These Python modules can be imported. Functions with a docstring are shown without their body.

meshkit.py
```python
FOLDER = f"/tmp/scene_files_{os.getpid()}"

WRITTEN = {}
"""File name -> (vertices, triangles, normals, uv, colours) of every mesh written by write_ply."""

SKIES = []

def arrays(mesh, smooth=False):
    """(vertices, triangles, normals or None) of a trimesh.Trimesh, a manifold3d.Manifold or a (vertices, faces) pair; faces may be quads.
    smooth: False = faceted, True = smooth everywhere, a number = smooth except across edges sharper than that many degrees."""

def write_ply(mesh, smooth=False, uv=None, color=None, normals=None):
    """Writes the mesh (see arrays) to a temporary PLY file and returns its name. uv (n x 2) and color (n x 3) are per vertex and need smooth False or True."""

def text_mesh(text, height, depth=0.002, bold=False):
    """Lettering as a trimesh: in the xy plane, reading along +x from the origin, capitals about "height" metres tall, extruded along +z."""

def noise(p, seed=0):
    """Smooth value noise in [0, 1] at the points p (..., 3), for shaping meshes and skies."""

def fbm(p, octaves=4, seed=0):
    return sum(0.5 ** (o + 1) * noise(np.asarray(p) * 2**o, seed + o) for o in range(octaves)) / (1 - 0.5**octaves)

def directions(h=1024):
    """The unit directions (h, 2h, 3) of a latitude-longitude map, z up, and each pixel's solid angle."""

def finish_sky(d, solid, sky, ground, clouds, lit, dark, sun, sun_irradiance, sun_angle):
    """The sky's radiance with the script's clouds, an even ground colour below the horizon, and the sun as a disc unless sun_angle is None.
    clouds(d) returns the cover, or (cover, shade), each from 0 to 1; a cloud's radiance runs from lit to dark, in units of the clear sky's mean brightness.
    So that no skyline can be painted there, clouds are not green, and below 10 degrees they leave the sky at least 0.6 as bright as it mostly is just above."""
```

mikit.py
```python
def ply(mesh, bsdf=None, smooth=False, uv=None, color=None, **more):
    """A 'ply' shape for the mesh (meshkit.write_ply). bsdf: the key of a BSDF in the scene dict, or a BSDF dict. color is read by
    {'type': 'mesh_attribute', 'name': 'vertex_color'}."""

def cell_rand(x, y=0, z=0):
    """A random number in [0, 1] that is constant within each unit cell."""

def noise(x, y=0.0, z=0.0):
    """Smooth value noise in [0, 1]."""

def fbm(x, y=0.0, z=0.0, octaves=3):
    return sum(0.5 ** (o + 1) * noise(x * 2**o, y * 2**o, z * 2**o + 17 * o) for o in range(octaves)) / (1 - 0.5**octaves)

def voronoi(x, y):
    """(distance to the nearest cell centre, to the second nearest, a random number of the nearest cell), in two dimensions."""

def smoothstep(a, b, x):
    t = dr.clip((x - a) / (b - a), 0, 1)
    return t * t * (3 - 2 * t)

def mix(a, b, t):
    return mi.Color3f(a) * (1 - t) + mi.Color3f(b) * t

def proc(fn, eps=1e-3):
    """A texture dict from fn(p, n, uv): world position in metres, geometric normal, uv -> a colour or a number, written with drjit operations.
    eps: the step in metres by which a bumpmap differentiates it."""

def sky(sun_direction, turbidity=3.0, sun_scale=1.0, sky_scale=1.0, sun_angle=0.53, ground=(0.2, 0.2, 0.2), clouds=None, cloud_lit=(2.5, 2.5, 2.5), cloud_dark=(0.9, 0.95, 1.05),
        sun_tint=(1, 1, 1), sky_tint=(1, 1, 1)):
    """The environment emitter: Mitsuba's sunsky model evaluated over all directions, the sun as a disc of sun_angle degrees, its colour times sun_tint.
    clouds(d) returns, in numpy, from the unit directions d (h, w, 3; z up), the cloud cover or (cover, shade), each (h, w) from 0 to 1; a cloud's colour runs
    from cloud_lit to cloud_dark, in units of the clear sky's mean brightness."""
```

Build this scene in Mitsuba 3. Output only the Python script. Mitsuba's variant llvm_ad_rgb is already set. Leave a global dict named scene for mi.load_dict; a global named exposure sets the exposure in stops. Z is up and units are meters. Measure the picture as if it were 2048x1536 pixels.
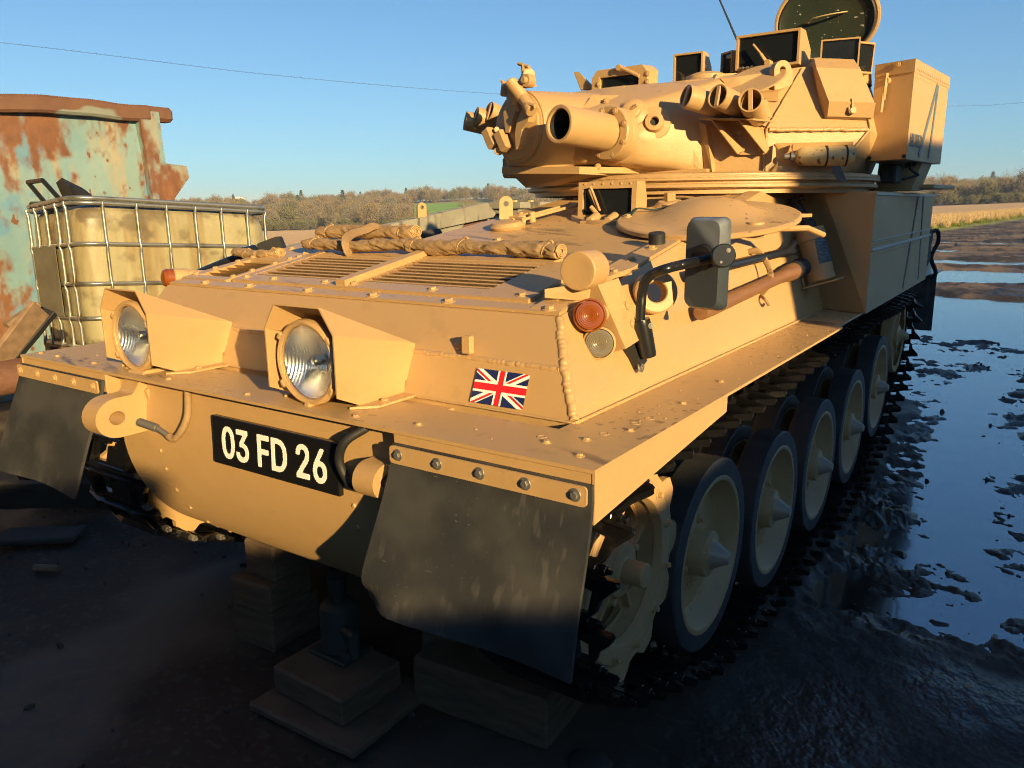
import math, random
import numpy as np, trimesh, mitsuba as mi, drjit as dr, mikit, meshkit
import manifold3d as m3
from shapely.geometry import Polygon, Point, box as sbox, MultiPoint, LineString
from shapely.ops import unary_union
from mikit import proc, noise, fbm, voronoi, cell_rand, smoothstep, mix

scene, labels = {'type': 'scene'}, {}
exposure = 1.98
T4 = mi.ScalarTransform4f
rng = np.random.default_rng(7)
A = np.array
V = lambda *a: np.array(a, float)

# ------------------------------------------------------------------ camera, sky, sun
CAM, YAW, PITCH, ROLL = V(1.740, -1.204, 1.446), math.radians(34.438), math.radians(12.831), math.radians(-0.555)
_f = V(-math.sin(YAW) * math.cos(PITCH), math.cos(YAW) * math.cos(PITCH), -math.sin(PITCH))
_r = np.cross(_f, [0, 0, 1]); _r /= np.linalg.norm(_r); _u = np.cross(_r, _f)
_up = -_r * math.sin(ROLL) + _u * math.cos(ROLL)
scene['camera'] = {'type': 'perspective', 'fov': 66.45, 'fov_axis': 'x', 'near_clip': 0.05, 'far_clip': 3000.0,
                   'to_world': T4().look_at(origin=CAM.tolist(), target=(CAM + _f).tolist(), up=_up.tolist())}
SUN = (0.872, -0.465, 0.238)
scene['sky'] = mikit.sky(SUN, turbidity=2.4, sun_scale=2.2, sky_scale=1.04, sun_tint=(0.93, 1.0, 0.98), sky_tint=(0.70, 1.13, 1.66), ground=(0.10, 0.085, 0.07))

# ------------------------------------------------------------------ scene helpers
TAKEN = {}
def key_for(base):
    n = TAKEN.get(base, 0); TAKEN[base] = n + 1
    return base if n == 0 else f'{base}_{n:03d}'
def add(name, mesh, mat, parent=None, smooth=30, label=None, cat=None, group=None, kind=None, **kw):
    k = key_for((parent + '__' if parent else '') + name)
    scene[k] = mikit.ply(mesh, mat, smooth=smooth, **kw)
    tag(k, label, cat, group, kind)
    return k
def tag(k, label=None, cat=None, group=None, kind=None):
    d = {a: b for a, b in (('label', label), ('category', cat), ('group', group), ('kind', kind)) if b}
    if d: labels[k] = {**labels.get(k, {}), **d}
def thing(name, label, cat, group=None):
    k = key_for(name); tag(k, label, cat, group); return k
def place(name, shape, M, parent=None, label=None):
    k = key_for((parent + '__' if parent else '') + name)
    scene[k] = {**shape, 'to_world': T4(np.asarray(M).tolist())}
    tag(k, label)
    return k

# ------------------------------------------------------------------ mesh helpers
def frame(o, x, y, z):
    M = np.eye(4); M[:3, 0], M[:3, 1], M[:3, 2], M[:3, 3] = x, y, z, o
    return M
def unit(v):
    v = np.asarray(v, float); return v / np.linalg.norm(v)
def along(o, d, up=(0, 0, 1)):
    z = unit(d); up = A(up, float)
    if abs(z @ unit(up)) > .98: up = V(1, 0, 0)
    x = unit(np.cross(up, z)); return frame(o, x, np.cross(z, x), z)
def hull(*pts):
    return trimesh.convex.convex_hull(np.vstack([np.atleast_2d(p) for p in pts]))
def cat(*ms):
    ms = [m for m in ms if m is not None]
    return trimesh.util.concatenate([trimesh.Trimesh(m.vertices, m.faces, process=False) for m in ms])
def xf(m, M):
    m = m.copy(); m.apply_transform(M); return m
def box(c, d, b=.003, M=None):
    h = A(d) / 2; b = min(b, *(h * .9)); p = []
    for s in np.ndindex(2, 2, 2):
        s = A(s) * 2 - 1
        for k in range(3):
            q = h - b; q = q.copy(); q[k] = h[k]; p.append(s * q)
    m = hull(A(p)); m.apply_translation(c)
    return m if M is None else xf(m, M)
def lathe(prof, o=(0, 0, 0), d=(0, 0, 1), n=32):
    """profile of (radius, height) turned about the axis d through o"""
    P = A(prof, float); a = np.arange(n) / n * 2 * np.pi
    v = np.stack([P[:, 0][:, None] * np.cos(a), P[:, 0][:, None] * np.sin(a), np.repeat(P[:, 1][:, None], n, 1)], -1).reshape(-1, 3)
    f = []
    for i in range(len(P) - 1):
        for j in range(n):
            k = (j + 1) % n; q = (i * n + j, i * n + k, (i + 1) * n + k, (i + 1) * n + j)
            if P[i, 0] > 1e-6: f.append((q[0], q[1], q[2]))
            if P[i + 1, 0] > 1e-6: f.append((q[0], q[2], q[3]))
    m = trimesh.Trimesh(v, f, process=False); m.merge_vertices()
    return xf(m, along(o, d))
def rod(p0, p1, r, r1=None, n=20, b=None):
    p0, p1 = A(p0, float), A(p1, float); L = np.linalg.norm(p1 - p0); r1 = r if r1 is None else r1
    b = min(r, r1, L / 2) * .12 if b is None else b
    return lathe([(0, 0), (r - b, 0), (r, b), (r1, L - b), (r1 - b, L), (0, L)], p0, p1 - p0, n)
def pipe(p0, p1, ro, ri, n=28, deep=None):
    p0, p1 = A(p0, float), A(p1, float); L = np.linalg.norm(p1 - p0); e = (ro - ri) * .2; deep = L * .9 if deep is None else deep
    return lathe([(0, 0), (ro, 0), (ro, L - e), (ro - e, L), (ri + e, L), (ri, L - e), (ri, L - deep), (0, L - deep)], p0, p1 - p0, n)
def spline(P, n=8):
    P = A(P, float); Q = np.vstack([2 * P[0] - P[1], P, 2 * P[-1] - P[-2]]); out = []
    for i in range(1, len(Q) - 2):
        for t in np.arange(n) / n:
            a, b, c, d = Q[i - 1:i + 3]
            out.append(.5 * (2 * b + (c - a) * t + (2 * a - 5 * b + 4 * c - d) * t * t + (3 * b - a - 3 * c + d) * t ** 3))
    return A(out + [P[-1]])
def tube(P, r, n=10, flat=1.0, up=None, cap=True):
    P = A(P, float); r = np.broadcast_to(r, len(P)); t = np.gradient(P, axis=0); t /= np.linalg.norm(t, axis=1, keepdims=True)
    x = unit(np.cross(t[0], up if up is not None else ([0, 0, 1] if abs(t[0][2]) < .9 else [1, 0, 0]))); v = []
    a = np.arange(n) / n * 2 * np.pi
    for i in range(len(P)):
        x = unit(x - t[i] * (x @ t[i])); y = np.cross(t[i], x)
        v.append(P[i] + r[i] * (np.cos(a)[:, None] * x + flat * np.sin(a)[:, None] * y))
    v = np.vstack(v + [P[:1], P[-1:]]); f = []; N = len(P)
    for i in range(N - 1):
        for j in range(n):
            k = (j + 1) % n; f += [(i * n + j, i * n + k, (i + 1) * n + k), (i * n + j, (i + 1) * n + k, (i + 1) * n + j)]
    if cap:
        for j in range(n):
            k = (j + 1) % n; f += [(N * n, k, j), (N * n + 1, (N - 1) * n + j, (N - 1) * n + k)]
    return trimesh.Trimesh(v, f, process=False)
def prism(poly, o, u, v, depth, centre=False):
    """extrude a 2D polygon (in the axes u, v through o) by depth along u x v"""
    g = poly if hasattr(poly, 'geom_type') else Polygon(poly)
    ms = [trimesh.creation.extrude_polygon(q, depth, engine='earcut') for q in getattr(g, 'geoms', [g])]
    m = cat(*ms)
    if centre: m.apply_translation([0, 0, -depth / 2])
    u = unit(u); v = A(v, float); v = unit(v - u * (u @ v))
    return xf(m, frame(A(o, float), u, v, np.cross(u, v)))
def plate(pts, t):
    """a flat plate through the corner points pts (planar), thickness t behind its front face"""
    P = A(pts, float); n = unit(np.cross(P[1] - P[0], P[2] - P[0]))
    return hull(P, P - n * t)
def man(m):
    m = trimesh.Trimesh(m.vertices, m.faces); m.merge_vertices()
    return m3.Manifold(m3.Mesh(m.vertices.astype(np.float32), m.faces.astype(np.uint32)))
def tri(M):
    k = M.to_mesh(); return trimesh.Trimesh(k.vert_properties[:, :3], k.tri_verts, process=False)
def rounded(poly, r):
    return poly.buffer(-r).buffer(2 * r, quad_segs=5).buffer(-r, quad_segs=5)
def weld(P, r, seed=0, n=7, step=.0035):
    r = r * .44
    """a rippled weld bead along a polyline"""
    P = A(P, float); s = np.r_[0, np.cumsum(np.linalg.norm(np.diff(P, axis=0), axis=1))]
    t = np.arange(0, s[-1], step); Q = np.stack([np.interp(t, s, P[:, k]) for k in range(3)], -1)
    g = np.random.default_rng(seed); rr = r * (1 + .05 * np.sin(t / step * 1.6) + .08 * g.standard_normal(len(t)).clip(-1, 1))
    Q += (meshkit.noise(Q * 60, seed)[:, None] - .5) * r * .5
    return tube(Q, rr, n)
def ripple(m, amp, scale, seed=0):
    m = m.copy(); n = m.vertex_normals
    m.vertices = m.vertices + n * ((meshkit.fbm(m.vertices * scale, 3, seed) - .5) * 2 * amp)[:, None]; return m
def dense(m, L):
    v, f = trimesh.remesh.subdivide_to_size(m.vertices, m.faces, L); d = trimesh.Trimesh(v, f, process=False); d.merge_vertices(); return d

# ------------------------------------------------------------------ materials
def mat(name, color, rough=.5, metal=0., spec=.5, coat=0., coat_gloss=.8, bump=None, **kw):
    tex = lambda c: proc(c) if callable(c) else {'type': 'rgb', 'value': list(c)}
    b = {'type': 'principled', 'base_color': tex(color), 'roughness': proc(rough) if callable(rough) else float(rough), 'metallic': float(metal), 'specular': float(spec)}
    if coat: b['clearcoat'] = float(coat); b['clearcoat_gloss'] = coat_gloss
    b.update(kw)
    if bump: b = {'type': 'bumpmap', 'arbitrary': proc(bump[0], eps=bump[1]), 'scale': float(bump[2]), 'bsdf': b}
    scene[name] = {'type': 'twosided', 'bsdf': b}
SAND = (0.41, 0.258, 0.117)
def paint(p, n, uv):
    c = fbm(p.x * 2.3, p.y * 2.3, p.z * 2.3, 3); d = fbm(p.x * 23, p.y * 23, p.z * 23, 3)
    s = noise(p.x * 160, p.y * 160, p.z * 160)
    col = mix((.400, .250, .112), (.430, .272, .126), c)
    up = dr.clip(n.z, 0, 1)
    return mix(col, (.30, .19, .10), smoothstep(.62, .80, d) * (.16 + .34 * up * up) + smoothstep(.95, .98, s) * .08)
def paint_rough(p, n, uv):
    d = fbm(p.x * 9, p.y * 9, p.z * 9, 3); return .40 + .16 * d - .14 * smoothstep(.45, .62, fbm(p.x * 3 + 9, p.y * 3, p.z * 3, 2)) * dr.clip(n.z, 0, 1)
mat('sand_paint', paint, paint_rough, bump=(lambda p, n, uv: fbm(p.x * 130, p.y * 130, p.z * 130, 2) + 2.2 * noise(p.x * 14, p.y * 14, p.z * 14), .002, .0006))
def deckc(p, n, uv):
    base = paint(p, n, uv); w = p.x + .35 * noise(p.x * 3, p.y * 3); 
    mud = smoothstep(.60, .76, fbm(p.x * 5, p.y * 26 + p.x * 8, p.z * 4, 4)) * smoothstep(.42, .6, fbm(p.x * 1.7 + 4, p.y * 1.7, 0, 2)) * smoothstep(.6, .8, n.z)
    spl = smoothstep(.80, .86, noise(p.x * 75, p.y * 75, p.z * 75)) * smoothstep(.5, .7, noise(p.x * 4, p.y * 4 + 3)) * smoothstep(.6, .8, n.z)
    return mix(base, (.085, .06, .045), dr.clip(mud * .75 + spl * .6, 0, 1))
mat('deck_paint', deckc, lambda p, n, uv: .28 + .22 * fbm(p.x * 5, p.y * 9, p.z * 5, 3), bump=(lambda p, n, uv: fbm(p.x * 90, p.y * 90, p.z * 90, 2), .002, .0005))
mat('weld_paint', SAND, .45)
mat('canvas', lambda p, n, uv: mix((.23, .145, .070), (.32, .205, .10), fbm(p.x * 18, p.y * 18, p.z * 18, 3)) * (1 - .75 * smoothstep(.62, .74, fbm(p.x * 34, p.y * 34, p.z * 34, 3)) * smoothstep(.0, .3, p.x)), .72,
    bump=(lambda p, n, uv: noise(p.x * 400, p.y * 400, p.z * 400) + 3 * fbm(p.x * 40, p.y * 40, p.z * 40, 3), .002, .0015))
mat('rubber', lambda p, n, uv: mix(mix((.022, .023, .026), (.048, .047, .046), smoothstep(.35, .7, fbm(p.x * 7, p.y * 7, p.z * 7, 4))), (.15, .14, .125), dr.clip(smoothstep(.58, .70, fbm(p.x * 55, p.y * 55, p.z * 7, 3)) * smoothstep(.45, .65, fbm(p.x * 5 + 3, p.y * 5, p.z * 5, 3)) * .22 + smoothstep(.90, .95, noise(p.x * 170, p.y * 170, p.z * 170)) * .5 * smoothstep(.4, .6, noise(p.x * 6, p.y, p.z * 6)), 0, 1)), lambda p, n, uv: .5 + .25 * fbm(p.x * 11, p.y * 11, p.z * 11, 3),
    bump=(lambda p, n, uv: fbm(p.x * 300, p.y * 300, p.z * 300, 2) + 2 * fbm(p.x * 9, p.y * 9, p.z * 9, 3), .002, .0008))
mat('tyre_rubber', lambda p, n, uv: mix((.020, .021, .023), (.040, .041, .042), fbm(p.x * 20, p.y * 20, p.z * 20, 3)), .55)
mat('track_steel', lambda p, n, uv: mix((.005, .005, .006), (.014, .013, .012), smoothstep(.55, .8, fbm(p.x * 30, p.y * 30, p.z * 30, 3))), .17, spec=.4, bump=(lambda p, n, uv: fbm(p.x * 120, p.y * 120, p.z * 120, 2), .002, .0003))
mat('pin_steel', (.20, .185, .17), .5, metal=.6)
mat('black_paint', (.012, .013, .016), .28, spec=.5)
mat('black_dull', (.015, .015, .016), .6)
mat('mirror_plastic', lambda p, n, uv: mix((.035, .045, .062), (.17, .19, .22), smoothstep(.42, .74, fbm(p.x * 11 + p.z * 9, p.y * 11, p.z * 5, 4))), .42)
mat('dark_green', lambda p, n, uv: mix((.025, .034, .026), (.5, .5, .48), smoothstep(.86, .9, noise(p.x * 85, p.y * 85, p.z * 85)) * .7), .22)
mat('periscope_glass', (.008, .010, .012), .04, spec=.7, coat=.6)
mat('reflector', (.90, .91, .90), .27, metal=1.)
mat('mirror_silver', (.86, .87, .88), .03, metal=1.)
scene['lens_glass'] = {'type': 'thindielectric', 'int_ior': 1.5}
scene['amber_lens'] = {'type': 'twosided', 'bsdf': {'type': 'principled', 'base_color': {'type': 'rgb', 'value': [.21, .048, .002]}, 'roughness': .1, 'specular': .6, 'clearcoat': 1.0}}
mat('clear_lens', (.15, .125, .085), .1, spec=.6, coat=1.0)
mat('plate_black', (.008, .008, .009), .22)
mat('white_paint', (.78, .78, .74), .4)
mat('grey_paint', (.10, .13, .16), .5)
mat('line_paint', (.055, .055, .06), .5)
mat('bottle_paint', lambda p, n, uv: mix((.50, .36, .16), (.16, .10, .05), smoothstep(.66, .74, fbm(p.x * 60, p.y * 60, p.z * 60, 2))), .4)
mat('wood_handle', lambda p, n, uv: mix((.23, .115, .05), (.13, .06, .028), fbm(p.x * 30, p.y * 4, p.z * 60, 4)), .5)
mat('timber', lambda p, n, uv: mix((.17, .115, .075), (.075, .05, .033), fbm(p.x * 14 + p.y * 3, p.y * 16, p.z * 60, 4)), .8, bump=(lambda p, n, uv: fbm(p.x * 18, p.y * 18, p.z * 120, 3), .003, .004))
mat('old_wood', lambda p, n, uv: mix((.30, .20, .12), (.14, .085, .05), fbm(p.x * 5, p.y * 30, p.z * 30, 4)), .8)
mat('galvanised', lambda p, n, uv: mix((.36, .36, .34), (.18, .155, .12), smoothstep(.5, .85, fbm(p.x * 9, p.y * 9, p.z * 9, 3))), .35, metal=.75)
mat('jack_green', (.035, .045, .042), .5)
mat('steel_dark', (.05, .05, .05), .4, metal=.5)
mat('ridged_glass', (.008, .01, .012), .1)
# ------------------------------------------------------------------ the tank: hull
TK = thing('light_tank', 'sand coloured light tank with unarmed turret, jacked up at the front on the dark mud', 'tank')
P1 = 'sand_paint'
SL = .182; DN = unit([0, -SL, 1])
def dz(y, h=0): return 1.188 + SL * (min(y, 2.034) - .375) + h
def deck(x, y, h=0): return V(x, y, dz(y)) + DN * h
DM = lambda x, y, h=0, a=0: frame(deck(x, y, h), *(np.array([[math.cos(a), math.sin(a), 0], [-math.sin(a), math.cos(a), 0], [0, 0, 1]]) @ A([[1, 0, 0], [0, DN[2], -DN[1]], DN])))
SN = unit([1, 0, .345])                                    # outward normal of the sloping left hull side
def side(y, z, h=0): return V(1.246 - .345 * z, y, z) + SN * h
SX, SU = V(0, 1, 0), unit(np.cross(SN, [0, 1, 0]))          # along, up the side
if SU[2] < 0: SU = -SU
SM = lambda y, z, h=0: frame(side(y, z, h), -SX, SU, SN) if np.dot(np.cross(-SX, SU), SN) > 0 else frame(side(y, z, h), SX, SU, SN)
ZF = .973
hp = []
for s in (1,):
    hp += [(s * .909, .253, ZF - .02), (s * .909, .253, ZF), (s * .855, .30, 1.081), (s * .794, .375, 1.188), (s * .752, 2.034, 1.49), (s * .752, 4.45, 1.49), (s * .909, 4.6, ZF - .02)]
hp += [(-.909, .253, ZF - .02), (-.909, .253, ZF), (-.855, .30, 1.081), (-.794, .375, 1.188), (-.850, .90, 1.283), (-.71, 1.19, 1.336), (-.44, 1.88, 1.462), (-.25, 2.034, 1.49), (-.25, 4.45, 1.49), (-.909, 4.6, ZF - .02)]
hm = man(hull(A(hp)))
hm = hm - man(rod((.385, 1.66, 1.30), (.385, 1.66, 1.60), .235, n=48))
hm = hm - man(hull(*[deck(x, y, h)[None] for x in (-.50, .485) for y in (.52, .80) for h in (-.10, .05)]))
hm = hm - man(hull(*[deck(x, y, h)[None] for x in (-.76, -.57) for y in (.47, .70) for h in (-.08, .05)]))
hm = hm - man(prism(Polygon([(-1.2, 1.125), (-.275, 1.125), (-.205, 1.51), (-.135, 1.93), (-.12, 3.2), (-1.2, 3.2)]), (0, 0, 1.20), (1, 0, 0), (0, 1, 0), .5))
HULL = add('hull', tri(hm), 'deck_paint', TK, smooth=False)
TUBH = add('lower_hull', hull(*[(s * .56, y, z) for s in (-1, 1) for y, z in ((.35, .35), (.35, .95), (4.55, .95), (4.55, .55), (4.2, .30), (.6, .30))]), P1, TK, smooth=False)
# the nose: a round casing between the tracks
a = np.linspace(math.radians(52), math.radians(-112), 26)
npz = [(.48 - .45 * math.cos(q), .80 + .45 * math.sin(q)) for q in a]
npz = [(.048, .962)] + [(y, z) for y, z in npz if z < .90 or y > .3] if False else [(.3, .962), (.046, .962), (.040, .90)] + [(.48 - .45 * math.cos(q), .80 + .45 * math.sin(q)) for q in np.linspace(math.radians(6), math.radians(-105), 26)] + [(.6, .37)]
pg = Polygon([(y, z) for y, z in npz])
nose = dense(prism(pg, (-.565, 0, 0), (0, 1, 0), (0, 0, 1), 1.13), .05)
nose = add('nose_casing', prism(pg, (-.565, 0, 0), (0, 1, 0), (0, 0, 1), 1.13), P1, TK, smooth=25, label='rounded front casing below the track guard')
rv = lathe([(0, .004), (.004, .0035), (.0065, 0), (.012, 0), (.012, -.004)], n=10)
RV = mikit.ply(rv, P1, smooth=30)
hexm = cat(lathe([(0, .0075), (.0085, .0075), (.0098, .0065), (.0098, 0)], n=6), lathe([(0, .0015), (.0145, .0015), (.0155, .0004), (.0155, -.002)], n=18))
BOLT = mikit.ply(hexm, P1, smooth=30); STEELBOLT = mikit.ply(hexm, 'pin_steel', smooth=30)
def bolt(M, parent, shape=None, s=1.0, ang=None):
    M = A(M); ang = rng.uniform(0, 1) if ang is None else ang
    R = np.eye(4); c, q = math.cos(ang), math.sin(ang); R[:2, :2] = [[c, -q], [q, c]]; R[:3, :3] *= s
    place('bolt' if shape is not RV else 'rivet', shape or BOLT, M @ R, parent)
for x in (-.37, .43, -.20, .27):
    for z in (.75, .69, .615, .545, .48, .42):
        q = math.asin((z - .80) / .45); y = .48 - .45 * math.cos(q)
        if abs(x) > .3: bolt(along((x, y, z), (0, -math.cos(q), math.sin(q))), nose, RV)
# weld beads
wl = cat(weld([(-.845, .305, 1.079), (.845, .305, 1.079)], .019, 1, n=10), weld([(.902, .262, ZF + .004), (.848, .309, 1.081), (.790, .384, 1.186)], .026, 2, n=12),
         weld([(-.909, .255, ZF + .004), (-.855, .302, 1.081)], .014, 3))
add('weld_bead', wl, P1, HULL, smooth=True)
add('weld_bead', cat(weld([(-.909, .249, ZF + .003), (.912, .249, ZF + .003)], .007, 4), weld([(.912, .25, ZF + .003), (.913, 2.45, ZF + .003)], .010, 5)), P1, HULL, smooth=True)

# ------------------------------------------------------------------ track guard (the wide plate round the front), skirts, mudflaps
g = Polygon([(-1.096, 0), (1.096, 0), (1.096, 2.03), (1.078, 2.045), (1.078, 4.5), (.90, 4.5), (.90, .20), (-.90, .20), (-.90, 4.5), (-1.096, 4.5)])
GU = add('track_guard', prism(g, (0, 0, ZF - .008), (1, 0, 0), (0, 1, 0), .008), 'deck_paint', TK, smooth=False)
add('side_skirt', hull(*[(x, y, z) for x in (1.090, 1.0955) for y, z in ((.002, ZF - .0085), (.712, ZF - .0085), (.712, .925), (.002, .865))]), P1, GU, smooth=False)
add('side_skirt', hull(*[(-x, y, z) for x in (1.090, 1.0955) for y, z in ((.002, ZF - .0085), (.712, ZF - .0085), (.712, .925), (.002, .865))]), P1, GU, smooth=False)
for x0, x1 in ((.597, 1.089), (-1.089, -.575)):
    add('front_flange', box(((x0 + x1) / 2, .007, .935), (x1 - x0, .006, .0585), .002), P1, GU, smooth=False)
for s, xx in ((-.577, 1), (.597, 1)):
    add('flange_rib', box((s, .05, .928), (.006, .09, .074), .002), P1, GU, smooth=False)
def flap(name, x0, x1, b0, b1, zt, zb, lean, seed, label):
    n, m = 22, 24; u, v = np.meshgrid(np.linspace(0, 1, n), np.linspace(0, 1, m), indexing='ij'); v = v
    X = (x0 + (b0 - x0) * v) * (1 - u) + (x1 + (b1 - x1) * v) * u; Z = zt + (zb - zt) * v
    Y = -.010 - lean * v ** 1.3 - .012 * np.sin(u * 5 + seed) * v * v + .006 * np.sin(v * 5 + seed)
    if seed == 1: Y += .05 * np.exp(-((u) ** 2 + (1 - v) ** 2) * 90)
    F = np.stack([X, Y, Z], -1).reshape(-1, 3); B = F + [0, .010, 0]; f = []
    for i in range(n - 1):
        for j in range(m - 1):
            q = [i * m + j, i * m + j + 1, (i + 1) * m + j + 1, (i + 1) * m + j]; f += [q, [k + n * m for k in q[::-1]]]
    for i in range(n - 1):
        for j in (0, m - 1):
            q = [i * m + j, (i + 1) * m + j]; f.append([q[0], q[1], q[1] + n * m, q[0] + n * m])
    for j in range(m - 1):
        for i in (0, n - 1):
            q = [i * m + j, i * m + j + 1]; f.append([q[0], q[1], q[1] + n * m, q[0] + n * m])
    f = A(f); mm = trimesh.Trimesh(np.vstack([F, B]), np.vstack([f[:, :3], f[:, [0, 2, 3]]]), process=False); trimesh.repair.fix_normals(mm)
    k = add(name, mm, 'rubber', TK, smooth=40, label=label)
    xs = np.linspace(min(x0, x1) + .028, max(x0, x1) - .028, 5)
    st = rounded(sbox(x0 + .004, .905, x1 - .004, .9445), .008)
    add('clamp_strip', prism(st, (0, -.0145, 0), (1, 0, 0), (0, 0, 1), .005), P1, k, smooth=False)
    for x in xs: bolt(along((x, -.0205, .926), (0, -1, 0)), k, STEELBOLT if seed == 1 else BOLT, .85)
    return k
flap('mudflap', .600, 1.094, .570, 1.108, .944, .598, .098, 1, 'black rubber mudflap in front of the near track')
flap('mudflap', -1.092, -.580, -1.125, -.615, .944, .596, .105, 2, 'black rubber mudflap in front of the far track')
# bolts and screws on the guard
for x, y in ((1.03, .06), (1.035, .27), (1.04, .55), (.99, .16), (.62, .06), (.45, .035), (.93, .10), (1.035, .83), (-.95, .05), (-.72, .05), (-.56, .07), (-1.06, .05), (-.30, .04), (.05, .04)):
    bolt(frame((x, y, ZF), [1, 0, 0], [0, 1, 0], [0, 0, 1]), GU, s=.7)
for x, y in ((1.02, .35), (.985, .42), (1.03, .43), (1.06, .40), (1.0, .50), (1.05, .62), (.98, .68), (1.06, .9), (1.0, .98), (1.05, 1.1), (1.02, 1.13), (1.06, 1.28), (1.0, 1.3), (1.02, 1.32), (1.05, 1.48), (1.07, 1.6), (1.03, 1.75), (1.07, 1.9), (.75, .1), (.82, .06), (-.85, .13), (.17, .13)):
    bolt(frame((x, y, ZF), [1, 0, 0], [0, 1, 0], [0, 0, 1]), GU, RV, s=rng.uniform(.35, .6))
for x, y in ((1.0, .22), (1.02, .33), (1.03, .38), (.90, .13)):
    add('drain_ring', lathe([(.007, 0), (.008, .001), (.011, .001), (.012, 0)], (x, y, ZF), n=18), P1, GU)

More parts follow.
